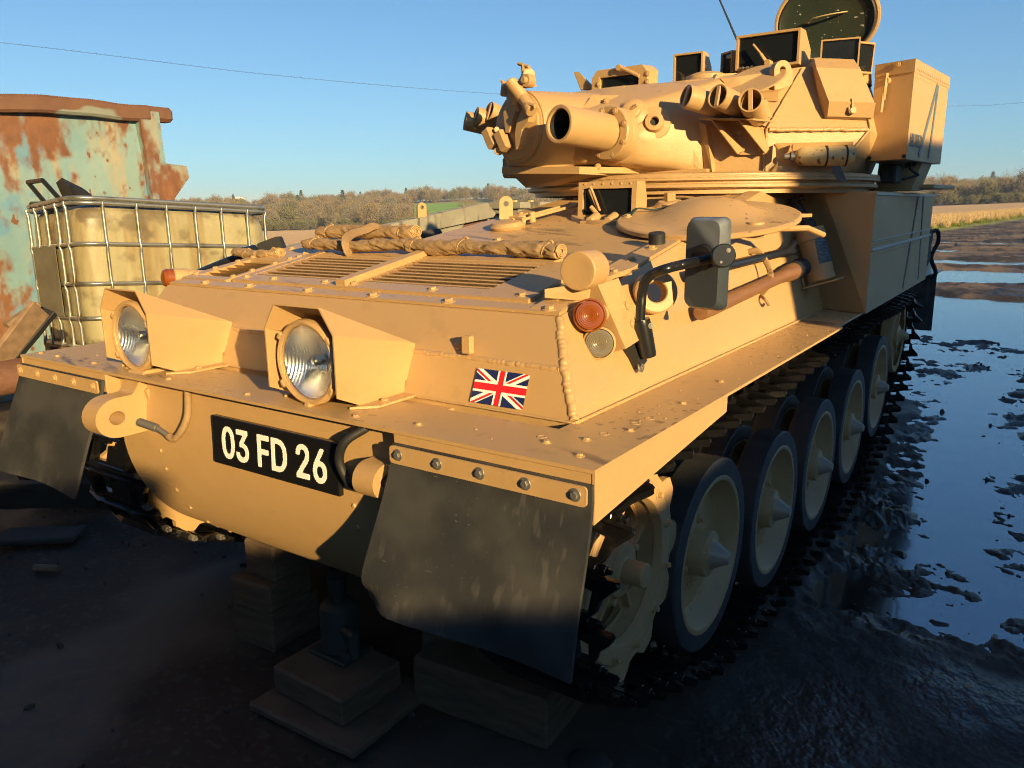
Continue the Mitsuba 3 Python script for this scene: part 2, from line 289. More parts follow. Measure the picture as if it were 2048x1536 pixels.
# ------------------------------------------------------------------ headlights with their sheet guards
def headlight(cx, label):
    k = thing(TK + '__headlight', label, None)
    del labels[k]; tag(k, label)
    yf, yb = .028, .30
    pf = [(-.122, 1.010), (-.122, 1.160), (-.080, 1.222), (.080, 1.222), (.122, 1.160), (.122, 1.010)]
    def back(x, z):
        lim = 1.10
        zz = z if z < lim else lim - .01 * (z > 1.2)
        y = .262 + (zz - .973) * .36
        return (cx + x * (1.0 if z < 1.2 else .8), y, zz)
    F = [V(cx + x, yf - .004 * (z - 1), z) for x, z in pf]; B = [V(*back(x, z)) for x, z in pf]
    ms = []
    c = V(cx, .15, 1.1)
    for i in range(5):
        q = [F[i], F[i + 1], B[i + 1], B[i]]
        m = A(q).mean(0); n = unit(np.cross(q[1] - q[0], q[2] - q[0])); n = n if n @ (m - c) > 0 else -n
        ms.append(hull(A(q), A(q) - n * .004))
    add('light_guard', cat(*ms), P1, k, smooth=False)
    for s in (-1, 1):
        add('guard_foot', hull(*[(cx + s * x, y, z) for x, y in ((.117, .07), (.165, .12), (.165, .255), (.118, .255)) for z in (ZF + .001, ZF + .007)]), P1, k, smooth=False)
        bolt(frame((cx + s * .145, .16, ZF + .007), [1, 0, 0], [0, 1, 0], [0, 0, 1]), k, s=.9)
    # sill pieces down to the foot
    for s in (-1, 1):
        add('guard_cheek', hull(*[(cx + s * x, y, z) for x in (.118, .1225) for y, z in ((yf, 1.01), (.10, ZF + .006), (.258, ZF + .006), (.262, 1.01))]), P1, k, smooth=False)
    o, d = V(cx, .12, 1.080), unit([0, -1, .0])
    add('bucket', lathe([(0, 0), (.05, .0), (.075, .02), (.089, .05), (.093, .060)], o, d, 40), P1, k)
    add('rim', lathe([(.092, .045), (.103, .05), (.107, .062), (.105, .073), (.098, .079), (.091, .076), (.090, .066)], o, d, 48), P1, k)
    for q in (35, 145, 215, 325, 270):
        q = math.radians(q); e = V(math.cos(q), 0, math.sin(q))
        add('rim_clip', box((0, 0, 0), (.020, .030, .012), .003, frame(o + e * .105 + d * .066, unit(np.cross(d, e)), d, e)), P1, k)
    # reflector bowl with flutes
    R = np.linspace(0, .0905, 40); th = np.arange(256) / 256 * 2 * np.pi
    vv = []; 
    for r in R:
        h = .012 + .050 * (r / .0905) ** 2
        vv.append(np.stack([r * np.cos(th), r * np.sin(th), h + 0 * th], -1))
    v = A(vv); fl = (v[..., 1] > -.028) | (np.abs(v[..., 0]) > .05)
    v[..., 2] += np.where(fl, .0009 * np.sin(v[..., 0] * 2 * np.pi / .0066), 0) * (np.arange(len(R)) > 1)[:, None]
    f = [(i * 256 + j, i * 256 + (j + 1) % 256, (i + 1) * 256 + (j + 1) % 256, (i + 1) * 256 + j) for i in range(len(R) - 1) for j in range(256)]
    f = A(f); m = trimesh.Trimesh(v.reshape(-1, 3), np.vstack([f[:, :3], f[:, [0, 2, 3]]]), process=False)
    add('reflector', xf(m, along(o, d)), 'reflector', k, smooth=True)
    add('bulb', lathe([(0, .052), (.009, .050), (.012, .044), (.012, .02)], o, d, 16), 'reflector', k)
    lens = lathe([(0.0, .088)] + [(.0905 * math.sin(t), .068 + .020 * math.cos(t)) for t in np.linspace(.1, math.pi / 2, 10)], o, d, 64)
    add('lens', lens, 'lens_glass', k, smooth=True)
    return k
headlight(.278, 'round headlight in a sand sheet metal guard, the one nearer the flag')
headlight(-.478, 'round headlight in a sand sheet metal guard, the far one')
for x in (-.07, .56):
    add('guard_clip', box((x + .02, .297, 1.115), (.026, .018, .045), .002), P1, HULL, smooth=False)
    bolt(along((x - .02, .318, 1.112), (0, -.82, .57)), HULL, s=1.15)
bolt(along((-.14, .318, 1.125), (0, -.82, .57)), HULL, s=1.0)

# ------------------------------------------------------------------ number plate and flag
PN = unit([0, -1, .0]);
npm = frame((.166, .016, .840), [1, 0, 0], unit([0, .04, 1]), np.cross([1, 0, 0], unit([0, .04, 1])))
NP = add('number_plate', box((0, 0, -.004), (.482, .132, .016), .002, npm), 'plate_black', TK, smooth=False, label='black number plate with white characters 03 FD 26')
t = meshkit.text_mesh('03 FD 26', .082, .0015, bold=True); t.apply_translation([-t.bounds[:, 0].mean(), -t.bounds[:, 1].mean(), .0042]); t.apply_scale([.402 / np.ptp(t.bounds[:, 0]), 1, 1])
add('lettering', xf(t, npm), 'white_paint', NP, smooth=False)
def flagcol(p, n, uv):
    x, y = (uv.x - .5) * 60, (uv.y - .5) * 30
    navy, wh, red = (.012, .02, .10), (.75, .75, .73), (.55, .018, .03)
    L = math.sqrt(5.)
    d1, d2 = (x - 2 * y) / L, (x + 2 * y) / L
    w = lambda d, a, b: (d > a) & (d < b)
    c = dr.select(w(d1, -3, 3) | w(d2, -3, 3), mi.Color3f(wh), mi.Color3f(navy))
    pin = lambda d, s: dr.select(s > 0, w(d, 0, 2), w(d, -2, 0))
    c = dr.select(pin(d1, -x) | pin(d2, x), mi.Color3f(red), c)
    c = dr.select((dr.abs(x) < 5) | (dr.abs(y) < 5), mi.Color3f(wh), c)
    return dr.select((dr.abs(x) < 3) | (dr.abs(y) < 3), mi.Color3f(red), c)
mat('flag_print', flagcol, .35)
fu = unit([0, .047, .108]); fn = np.cross([1, 0, 0], fu)
fq = [V(.694, .2505, .973) + fu * .014 + fn * .004 + V(1, 0, 0) * x + fu * y for x, y in ((-.076, -.002), (.076, -.002), (.076, .082), (-.076, .082))]
fq = A(fq); add('flag_sticker', (fq, A([[0, 1, 2, 3]])), 'flag_print', TK, uv=A([[0, 0], [1, 0], [1, 1], [0, 1]], float), label='union flag sticker on the front plate')

# ------------------------------------------------------------------ towing eyes on the nose
def tow_eye(s):
    x0 = s * .50
    out = unary_union([Point(0, 0).buffer(.075, 24), Polygon([(-.01, -.075), (.235, -.075), (.235, .155), (.10, .155), (.055, .075), (0, .075)])])
    out = rounded(out, .02).difference(Point(-.005, 0).buffer(.026, 20))
    m = prism(out, (0, 0, 0), (1, 0, 0), (0, 1, 0), .075)
    poc = rounded(Polygon([(.09, .09), (.215, .10), (.215, .06), (.15, .05), (.15, -.01), (.215, -.02), (.215, -.055), (.085, -.045), (.105, .02)]), .012)
    raised = prism(poc, (0, 0, .0745), (1, 0, 0), (0, 1, 0), .015)
    ux = unit([.93 * -s * 1.0, .37, 0]) if s > 0 else unit([.93, .37, 0])
    M = frame((-.50, -.050, .862), [0, 1, 0], [0, 0, 1], [1, 0, 0]) if s < 0 else frame((.500, .008, .845), [0, 1, 0], [0, 0, 1], [1, 0, 0])
    M = M @ np.diag([.90, .78, 1, 1] if s < 0 else [.58, .54, .85, 1])
    k = add('towing_eye', xf(cat(m, raised), M), P1, TK, smooth=35)
    return M
ME = tow_eye(-1); tow_eye(1)
add('weld_bead', cat(weld([(-.36, .05, .785), (-.20, .042, .80)], .012, 8)), P1, nose, smooth=True)
add('retaining_pin', cat(rod((-.34, -.04, .86), (-.285, -.02, .845), .012), rod((-.285, -.02, .845), (-.25, -.01, .825), .008)), 'pin_steel', TK)
add('cable_loop', tube(spline([(-.25, -.01, .825), (-.225, -.01, .82), (-.195, -.005, .845), (-.18, .01, .89), (-.20, .03, .945), (-.23, .05, .965)]), .010, 8), 'canvas', TK, smooth=True)
add('cable_loop', tube(spline([(.49, .03, .955), (.455, -.005, .925), (.43, -.005, .88), (.438, .0, .84), (.465, .0, .82), (.50, .02, .815)]), .011, 8), 'black_dull', TK, smooth=True)
# ------------------------------------------------------------------ deck: louvre covers and bolts
LP = thing(TK + '__louvre_panel', None, None)
def dplate(x0, x1, y0, y1, h0, h1): return hull(*[deck(x, y, h)[None] for x in (x0, x1) for y in (y0, y1) for h in (h0, h1)])
MT = [dplate(-.54, .655, .455, .520, .001, .012), dplate(-.54, -.505, .520, .86, .001, .012), dplate(.485, .64, .520, .83, .001, .010), dplate(-.54, .5, .80, .89, .001, .010)]
add('cover_frame', cat(*MT), 'deck_paint', LP, smooth=False)
add('divider_bar', cat(dplate(-.045, -.005, .462, .90, .012, .030), dplate(-.022, -.004, .50, .82, -.03, .012)), P1, LP, smooth=False)
for i in range(9):
    y = .531 + i * .034
    for x0, x1 in ((-.505, -.045), (-.005, .485)):
        add('slat', hull(deck(x0, y, .010), deck(x1, y, .010), deck(x0, y + .006, .012), deck(x1, y + .006, .012), deck(x0, y + .030, -.022), deck(x1, y + .030, -.022), deck(x0, y + .034, -.020), deck(x1, y + .034, -.020)), P1, LP, smooth=False)
for i in range(8):
    y = .533 + i * .038
    for x in (-.498, .0):
        add('slat_end', hull(deck(x, y, .011), deck(x, y + .034, .011), deck(x, y + .034, -.02), deck(x + .022, y + .012, .009), deck(x + .022, y + .034, -.015)), P1, LP, smooth=False)
add('cover_frame', cat(dplate(-.80, -.555, .44, .475, .001, .012), dplate(-.80, -.755, .47, .76, .001, .012), dplate(-.575, -.555, .47, .76, .001, .012), dplate(-.80, -.555, .70, .76, .001, .012)), 'deck_paint', LP, smooth=False)
for i in range(6):
    y = .480 + i * .036
    add('slat', hull(deck(-.755, y, .010), deck(-.575, y, .010), deck(-.755, y + .03, -.02), deck(-.575, y + .03, -.02), deck(-.755, y + .034, -.018), deck(-.575, y + .034, -.018)), P1, LP, smooth=False)
for s in (-1, 1):   # raised edge strip along the deck
    add('edge_strip', hull(*[V(s * x, 0, 0) + deck(0, y, h) for x, y, h in ((.700, .40, .001), (.700, .40, .012), (.785, .40, .001), (.785, .40, .010), (.700, 2.0, .001), (.700, 2.0, .012), (.755, 2.0, .001), (.755, 2.0, .010))]), 'deck_paint', HULL, smooth=False) if s > 0 else None
add('corner_strip', dplate(-.79, .79, .383, .432, .001, .009), 'deck_paint', HULL, smooth=False)
for x in (-.613, -.38, .166 - .27, .166, .44, .752): bolt(DM(x, .402, .009), HULL, s=1.25)
for x in (-.50, -.36, -.117, .008, .317, .617): bolt(DM(x, .485, .012), LP, s=1.05)
for y in (.56, .70, .83): bolt(DM(.735, y + .05, .012), HULL, s=1.1); bolt(DM(-.78, y + .22, 0), HULL, s=1.0)
for x, y, h in ((.08, 1.136, 0), (.735, 1.02, .012), (.02, 1.97, 0), (.25, 2.0, 0), (.62, 1.99, 0), (-.72, 1.0, 0), (-.63, .86, 0), (-.60, .80, 0), (-.54, .90, 0), (-.05, 1.93, 0)): bolt(DM(x, y, h), HULL, s=1.1)
for y in (.48, .56, .66, .73): bolt(DM(-.775, y, .012), LP, s=1.0); bolt(DM(-.565, y, .012), LP, s=.9)
# two lugs on the deck edge
for x, y in ((-.135, 1.50),):
    o = unary_union([sbox(-.028, 0, .028, .065), Point(0, .065).buffer(.028, 10)]).difference(Point(0, .062).buffer(.011, 10))
    k = add('deck_lug', prism(o, deck(x, y) + V(0, 0, .0), (.8, .6, 0), (0, 0, 1), .010), P1, TK, smooth=False)
    add('lug_foot', dplate(x + .01, x + .06, y + .0, y + .09, .001, .012), P1, k, smooth=False); bolt(DM(x + .04, y + .05, .012), k)
# hatch latch lying on the deck
L0 = deck(.055, 1.40, .012)
lt = [lathe([(.055, 0), (.065, 0), (.072, .012), (.060, .026), (.03, .030), (0, .030)], deck(-.01, 1.33, .001), DN, 28)]
for s in (-1, 1): lt.append(tube([deck(.03 + s * .022, 1.34, .03), deck(.12 + s * .022, 1.62, .035)], .006, 8))
lt += [box((0, 0, 0), (.060, .018, .022), .003, DM(.035, 1.35, .028, -.3)), rod(deck(.098, 1.62, .035), deck(.142, 1.61, .035), .010), rod(deck(.06, 1.40, .01), deck(.06, 1.40, .05), .013)]
add('deck_latch', cat(*lt), P1, TK, smooth=35)
add('rubber_stop', rod(deck(.17, 1.62, 0), deck(.17, 1.62, .03), .016), 'black_dull', TK)

# ------------------------------------------------------------------ driver's periscope and hatch
PX = [(.213, 1.505), (.424, 1.505)]
def periscope_box(parent, o, ux, w, h0, h1, dep, lean=0., glass=(.86, .72), matname=P1, fr=.010, name='periscope', label=None, topdep=.7):
    """a hood with a sunk front window; o centre of the front lower edge, ux to the right seen from outside"""
    ux = unit(ux); n = unit(np.cross(ux, [0, 0, 1])); q = -n
    b = lambda x, y, z: A(o, float) + ux * x + q * (y + lean * (z - h0)) + V(0, 0, z)
    H = [b(s * w / 2, 0, z) for s in (-1, 1) for z in (h0, h1)] + [b(s * w / 2, dep * (1 if z < h1 else topdep), z) for s in (-1, 1) for z in (h0, h0 + (h1 - h0) * .55, h1)]
    gw, gh = w * glass[0] / 2, (h1 - h0) * glass[1]; z0 = h0 + (h1 - h0 - gh) * .5
    cut = hull(*[b(s * gw, y, z)[None] for s in (-1, 1) for z in (z0, z0 + gh) for y in (-.02, .014)])
    k = add(name, tri(man(hull(A(H))) - man(cut)), matname, parent, smooth=False, label=label)
    g = A([b(-gw, .0125, z0), b(gw, .0125, z0), b(gw, .0125, z0 + gh), b(-gw, .0125, z0 + gh)])
    add('window', plate(g, .003), 'periscope_glass', k, smooth=False)
    return k, b
DP, b = periscope_box(TK, (.326, 1.497, 0), (1, .03, 0), .242, 1.385, 1.532, .10, lean=.06, glass=(.84, .66), label='driver periscope box with dark window and wiper', topdep=.75)
for x in np.linspace(-.095, .095, 6): place('rivet', RV, along(b(x, -.001, 1.524), b(0, -1, 1.5) - b(0, 0, 1.5)) @ np.diag([.55, .55, .8, 1]), DP)
add('wiper', cat(tube([b(-.018, -.016, 1.425), b(-.062, -.014, 1.515)], .0055, 8, .6), tube([b(-.055, -.02, 1.44), b(-.030, -.02, 1.415)], .009, 8), box((0, 0, 0), (.014, .008, .085), .003, frame(b(-.047, -.012, 1.468), unit([.85, .1, .45]), [0, 1, 0], unit([-.45, 0, .87])))), P1, DP)
for dx in (-.03, .045): add('wiper_motor', cat(rod(b(dx, -.075, 1.385), b(dx, -.015, 1.405), .018), dplate(.318 + dx - .03, .318 + dx + .03, 1.42, 1.47, .001, .009), rod(deck(.318 + dx, 1.435, 0), deck(.318 + dx, 1.435, .022), .008)), P1, DP)
add('opening_rim', lathe([(.236, -.02), (.236, .012), (.240, .014), (.262, .014), (.266, .0)], deck(.385, 1.66), DN, 56), P1, TK)
add('opening_seal', lathe([(.222, -.03), (.222, .004), (.236, .006), (.236, -.03)], deck(.385, 1.66), DN, 48), 'black_dull', TK)
# the hatch lid, swung out to the side
DN0 = DN; HC = V(.740, 1.45, 1.398); DN = unit([.03, -.175, 1])
lid = cat(lathe([(0, -.012), (.302, -.012), (.309, -.008), (.310, .004), (.304, .008), (.23, .010), (.20, .014), (.16, .028), (.11, .052), (.06, .067), (.03, .071), (0, .072)], HC, DN, 64),
          lathe([(.085, -.006), (.085, .02), (.05, .055), (.042, .062), (0, .064)], HC + V(-.205, .165, .0), DN, 28),
          hull(*[(HC + V(-.205, .165, 0) + V(.7, -.6, 0) * t + V(.6, .7, 0) * s * w + DN * h)[None] for t, w, h in ((0, .05, .05), (0, .07, .005), (.20, .03, .035), (.20, .05, .008)) for s in (-1, 1)]))
HL = add('driver_hatch', lid, 'deck_paint', TK, smooth=28, label='round driver hatch lid swung out over the side')
add('pivot_nut', lathe([(0, .030), (.018, .030), (.021, .026), (.021, 0)], HC + V(-.205, .165, 0) + DN * .064, DN, 6), P1, HL)
add('hatch_tab', hull(*[(HC + V(.22, .20, 0) + V(.62, .78, 0) * t + V(.78, -.62, 0) * s * w + DN * h)[None] for t, w in ((-.03, .05), (.09, .014)) for s in (-1, 1) for h in (.0, .012)]), P1, HL)
k = add('hatch_clamp', cat(rod(HC + V(.20, -.10, -.06), HC + V(.20, -.10, -.01), .03), tube([HC + V(.20, .02, -.035), HC + V(.30, .16, -.035), HC + V(.34, .22, -.06)], .010, 8)), P1, HL)
add('hatch_bumper', rod(deck(.722, 1.085, 0), deck(.722, 1.085, .045), .026, n=28), 'black_dull', TK)
add('green_strap', tube(spline([HC + V(-.275, -.03, .012), HC + V(-.26, .0, .035), HC + V(-.21, .04, .03), HC + V(-.14, .09, .05), HC + V(-.12, .12, .045)]), .012, 8, .25), 'green_web', HL, smooth=True)
bolt(along(HC + V(-.27, -.06, .008), DN), HL); DN = DN0

# ------------------------------------------------------------------ lamp cylinder, indicator cluster, lifting ring, mirror
CYD = unit([.05, -1, .0])
c0 = V(.800, .450, 1.291)
add('lamp_drum', lathe([(0, -.085), (.044, -.085), (.048, -.08), (.048, -.004), (.045, 0), (.036, .001), (.0, -.003)], c0, CYD, 44), P1, TK, smooth=32, label='drum shaped convoy lamp housing on the near front corner')
add('lamp_drum_bracket', cat(hull(*[deck(x, y, h)[None] for x, y in ((.70, .46), (.74, .46), (.80, .74), (.76, .75)) for h in (.012, .024)]), rod(deck(.76, .51, .012), c0 - CYD * .05 - V(0, 0, .03), .02)), P1, TK)
bolt(DM(.775, .70, .024), TK)
IC = unit([.35, -.90, .10])
# bracket plate across the corner
bq = [V(.815, .491, 1.250), V(.836, .560, 1.262), V(.893, .590, 1.112), V(.884, .512, 1.095)]
ic = add('lamp_bracket', cat(plate([q + SN * .02 for q in bq][::-1], .045), hull(*[V(*p)[None] for p in ((.72, .43, 1.246), (.72, .43, 1.225), (.815, .49, 1.262), (.80, .49, 1.215), (.84, .56, 1.268), (.78, .56, 1.25))])), P1, TK, smooth=False)
for q in ((.862, .562, 1.195), (.875, .565, 1.150)): bolt(along(V(*q) + SN * .022, SN), ic, RV)
for nm, c, mt in (('indicator_lamp', V(.846, .432, 1.190), 'amber_lens'), ('side_lamp', V(.862, .452, 1.121), 'clear_lens')):
    d = unit([.42, -.9, .12])
    k = add(nm, cat(lathe([(0, -.04), (.036, -.04), (.039, -.03), (.039, .006), (.037, .010), (0, .010)], c, d, 36), rod(c - d * .03 + V(.0, .03, .0), c - d * .03 + V(.03, .11, .01), .022)), P1, TK, label=('amber' if mt[0] == 'a' else 'clear') + ' round lamp on the near front corner')
    pr = [(.0415, .009)]
    for i in range(7):
        r = .0405 * (1 - i / 7.); r2 = .0405 * (1 - (i + .75) / 7.)
        h = .016 + .010 * (1 - (r / .0415) ** 2); pr += [(r, h), (r - .0012, h + .0022), (max(r2, 0), .016 + .010 * (1 - (r2 / .0415) ** 2) + .0006)]
    add('lens', xf(lathe(pr + [(0, .028)], (0, 0, 0), (0, 0, 1), 40), along(c, d) @ np.diag([.84, .84, 1, 1])), mt, k, smooth=25)
    add('lens_ring', lathe([(.036, .008), (.040, .010), (.040, .015), (.0355, .018)], c, d, 40), 'amber_lens' if mt[0] == 'a' else P1, k)
# far side indicator
c = V(-.86, .44, 1.205); d = unit([-.3, -.9, .05])
k = add('indicator_lamp', cat(rod(c, c - d * .05, .034), rod(c - d * .05, c - d * .16 + V(.02, 0, 0), .030, .026)), P1, TK, label='amber lamp on the far front corner')
add('lens', lathe([(.033, 0), (.033, .022), (.026, .034), (.012, .039), (0, .040)], c, d, 28), 'amber_lens', k, smooth=25)
# lifting ring
RC = side(.765, 1.203, .02); RD = unit([.62, -.76, .18])
ring = cat(lathe([(.028, -.028), (.028, .028), (.031, .031), (.053, .031), (.058, .026), (.058, -.026), (.053, -.031), (.031, -.031), (.028, -.028)], RC + SN * .01, RD, 44),
           hull(*[(RC + SN * h + unit(np.cross(RD, [0, 0, 1])) * s + V(0, 0, z) + RD * q)[None] for h, s, z in ((.0, .045, -.035), (.0, -.045, -.035), (-.03, .05, -.10), (-.035, -.05, -.10)) for q in (-.022, .018)]))
rk = man(ring.__class__(ring.vertices, ring.faces)) if False else None
add('lifting_ring', ring, P1, TK, smooth=30)
# wing mirror
s0, s1 = side(.600, 1.055, .045), side(.585, 1.150, .058)
MIR = thing(TK + '__wing_mirror', 'grey backed wing mirror on a bent black arm', None); labels[MIR] = {'label': 'grey backed wing mirror on a bent black arm'}
add('arm_socket', cat(lathe([(0, 0), (.019, 0), (.021, .01), (.025, .085), (.0235, .098), (0, .098)], s0, s1 - s0, 24)), 'black_paint', MIR)
add('socket_plate', hull(*[side(y, z, h)[None] for y, z in ((.545, 1.125), (.595, 1.13), (.625, 1.045), (.585, 1.035)) for h in (.002, .026)]), 'black_dull', MIR, smooth=False)
bolt(along(s0 + V(.01, -.015, .082), (.8, -.55, .1)), MIR, STEELBOLT, .5); bolt(along(side(.60, 1.045, .024) + V(0, -.01, -.01), SN), MIR, STEELBOLT, .9)
KB = V(1.078, .668, 1.322)
add('arm', tube(spline([s1 - V(0, 0, .02), s1 + V(.002, 0, .03), s1 + V(.003, .002, .060), s1 + V(.012, .0, .092), s1 + V(.034, .0, .112), s1 + V(.07, .0, .126), V(.985, .645, 1.300), KB]), .0125, 14), 'black_paint', MIR, smooth=True)
mq = frame(V(1.006, .752, 1.296), unit([1, -.22, -.0]), unit([.22, 1, .0]), [0, 0, 1])
mo = rounded(sbox(-.056, -.118, .056, .118), .018)
back = prism(mo, (0, .018, 0), (1, 0, 0), (0, 0, 1), .022)
mf = xf(hull(A([[x, -.018, z] for x, z in np.array(rounded(sbox(-.049, -.110, .049, .110), .022).exterior.coords)] + [[x, .004, z] for x, z in np.array(mo.exterior.coords)] + [[x, .022, z] for x, z in np.array(mo.exterior.coords)])), mq)
add('mirror_housing', mf, 'mirror_plastic', MIR, smooth=40)
add('mirror_glass', xf(box((0, .0225, 0), (.096, .003, .218)), mq), 'mirror_silver', MIR, smooth=False)
kd = unit([.45, -.87, .12])
add('knob', cat(lathe([(0, .022), (.026, .022), (.0285, .019), (.0285, -.020), (.026, -.022), (0, -.022)], KB + kd * .012, kd, 32), rod(KB - kd * .05, KB, .020), lathe([(0, 0), (.034, 0), (.030, .012), (0, .014)], mq[:3, 3] - mq[:3, 1] * .018 + mq[:3, 0] * .004 + V(0, 0, .018), -mq[:3, 1], 28)), 'black_paint', MIR)
for e in ((.010, .012), (-.006, -.016)):
    x = unit(np.cross(kd, [0, 0, 1])); place('screw', STEELBOLT, along(KB + kd * .034 + x * -e[0] + V(0, 0, e[1]), kd) @ np.diag([.36, .36, .3, 1]), MIR)
# far mirror and its arm
fm = tube(spline([V(-.86, .55, 1.20), V(-.95, .60, 1.205), V(-1.0, .75, 1.235), V(-1.0, .86, 1.262)]), .014, 10)
FM = thing(TK + '__wing_mirror', None, None); tag(FM, 'far side wing mirror on a black arm')
add('arm', cat(fm, rod(V(-1.0, .82, 1.255), V(-1.01, .92, 1.27), .030)), 'black_paint', FM)
add('mirror_housing', xf(hull(A([[x * .9, y, z * .45] for x, z in np.array(mo.exterior.coords) for y in (-.02, .02)])), frame(V(-.965, .98, 1.268), unit([.75, .5, .3]), unit([-.5, .84, .0]), unit(np.cross(unit([.75, .5, .3]), unit([-.5, .84, 0]))))), 'black_dull', FM, smooth=40)

# ------------------------------------------------------------------ sponson bin and hull side fittings
bp = A([(.90, 2.44, 1.478), (1.099, 2.44, 1.478), (1.099, 2.44, 1.242), (1.102, 2.44, .976), (.93, 2.52, .976), (.74, 2.52, 1.478), (.75, 2.62, .976), (1.099, 4.31, 1.492), (1.102, 4.31, .976), (.73, 4.31, 1.492), (.73, 4.31, .976), (1.099, 2.44, 1.492), (.89, 2.44, 1.492), (.74, 2.52, 1.492)])
BIN = add('sponson_bin', hull(bp), P1, TK, smooth=False, label='long storage bin along the rear of the near side')
add('bin_rail', cat(box((1.104, 3.375, 1.247), (.010, 1.86, .014), .003), box((1.103, 3.375, 1.285), (.006, 1.86, .005), .001), box((1.103, 3.375, 1.482), (.006, 1.87, .012), .001)), 'bin_trim', BIN, smooth=False)
for i in range(44):
    for z in (1.268, 1.222): bolt(along((1.1005, 2.47 + i * .042, z), (1, 0, 0)), BIN, RV, .45)
def stripe(P, w): # painted stripe on the bin side, as a thin sheet
    (y0, z0), (y1, z1) = P; d = unit([y1 - y0, z1 - z0]); n = A([-d[1], d[0]]) * w / 2
    return Polygon([(y0 - n[0], z0 - n[1]), (y0 + n[0], z0 + n[1]), (y1 + n[0], z1 + n[1]), (y1 - n[0], z1 - n[1])])
st = unary_union([stripe(((3.42, 1.0), (3.66, 1.475)), .035), stripe(((3.98, 1.0), (3.86, 1.475)), .035)])
st = st.difference(unary_union([sbox(2, 1.236, 6, 1.258), sbox(2, 1.280, 6, 1.290)]))
for st in st.geoms: add('call_sign_stripe', prism(st, (1.1022, 0, 0), (0, 1, 0), (0, 0, 1), .0012), 'line_paint', BIN, smooth=False)
for y in (2.95, 3.6): add('bin_seam', box((1.0, y, 1.4935), (.17, .006, .003)), P1, BIN, smooth=False)
# rear: bracket, mudflap, black bag, light
add('rear_bracket', cat(box((1.02, 5.02, .965), (.16, .40, .012)), box((1.05, 4.55, 1.02), (.05, .45, .10))), 'bin_trim', TK, smooth=False)
add('rear_mudflap', hull(*[V(x, y, z)[None] for x in (.66, 1.07) for y, z in ((5.2, .955), (5.21, .955), (5.24, .52), (5.25, .52))]), 'rubber', TK, smooth=False, label='rear mudflap behind the near track')
add('tied_bag', ripple(dense(xf(trimesh.creation.icosphere(3), np.diag([.05, .10, .16, 1])), .04), .02, 9, 3).apply_translation([1.06, 4.42, 1.15]), 'rubber', TK, smooth=True)
add('tow_cable', tube(spline([V(1.06, 4.36, 1.23), V(1.12, 4.44, 1.27), V(1.13, 4.5, 1.2), V(1.10, 4.5, 1.1), V(1.13, 4.55, 1.0), V(1.1, 4.6, .96)]), .013, 8), 'black_dull', TK, smooth=True)
add('deck_wires', cat(*[tube(spline([V(.92 + .0 * i, 3.5 + .06 * i, 1.49), V(.93, 3.5 + .06 * i, 1.49 + .03), V(.93, 3.53 + .06 * i, 1.49 + .02 + .01 * (i % 3))]), .006, 6) for i in range(7)], tube(spline([V(.93, 3.5, 1.50), V(.95, 3.64, 1.535), V(.93, 3.76, 1.51), V(.93, 3.9, 1.52)]), .008, 6)), 'black_dull', TK, smooth=True)
# tool brackets on the side
add('tool_bracket', cat(xf(box((0, 0, 0), (.09, .006, .13), .001), SM(2.33, 1.19, .035)), xf(box((0, .05, .0), (.09, .10, .006), .001), SM(2.33, 1.16, .07))), P1, TK, smooth=False)
def strapm(y, z0, z1, seed): return tube(spline([side(y, z0, .004), side(y - .01, z0 + .03, .05), side(y, (z0 + z1) / 2, .062), side(y - .015, z1 - .01, .045), side(y - .02, z1, .006)]), .011, 6, .22, up=SX)
STR = add('tool_strap', cat(strapm(1.70, 1.115, 1.27, 1), tube(spline([side(1.69, 1.11, .01), side(1.66, 1.095, .03), side(1.68, 1.075, .03), side(1.72, 1.08, .015)]), .006, 6)), 'canvas', TK, smooth=True)
# ------------------------------------------------------------------ running gear
W0, DW = .980, .686
WZ = [.394, .310, .290, .305, .384]
SPC, SPR, IDC, IDR = (.43, .56), .272, (4.36, .60), .245
WR = .300
tyre_p = [(.246, -.046), (.252, -.048), (.296, -.047), (.301, -.042), (.302, -.02), (.302, .02), (.301, .042), (.296, .047), (.254, .048), (.246, .046)]
tyre_m = lathe(tyre_p, n=64)
disc_m = lathe([(.248, .047), (.240, .049), (.232, .046), (.224, .030), (.206, -.012), (.19, -.022), (.10, -.016), (.078, -.012), (.075, -.006), (.072, .038), (.069, .042), (.054, .044), (.046, .047), (.043, .052), (.018, .098), (.014, .100), (0, .100)], n=64)
inner_m = lathe([(.248, .046), (.240, .046), (.20, .0), (.05, -.03), (0, -.03)], n=48)
TY, DI, IN = mikit.ply(tyre_m, 'tyre_rubber', smooth=35), mikit.ply(disc_m, P1, smooth=35), mikit.ply(inner_m, P1, smooth=35)
HB = mikit.ply(cat(lathe([(0, .02), (.009, .02), (.010, .018), (.010, 0)], n=6), lathe([(.010, .006), (.015, .005), (.016, 0)], n=14)), P1)
CONE = mikit.ply(lathe([(.0435, .0), (.018, .047), (.0155, .049), (0, .049)], n=40), 'hub_grey', smooth=35)
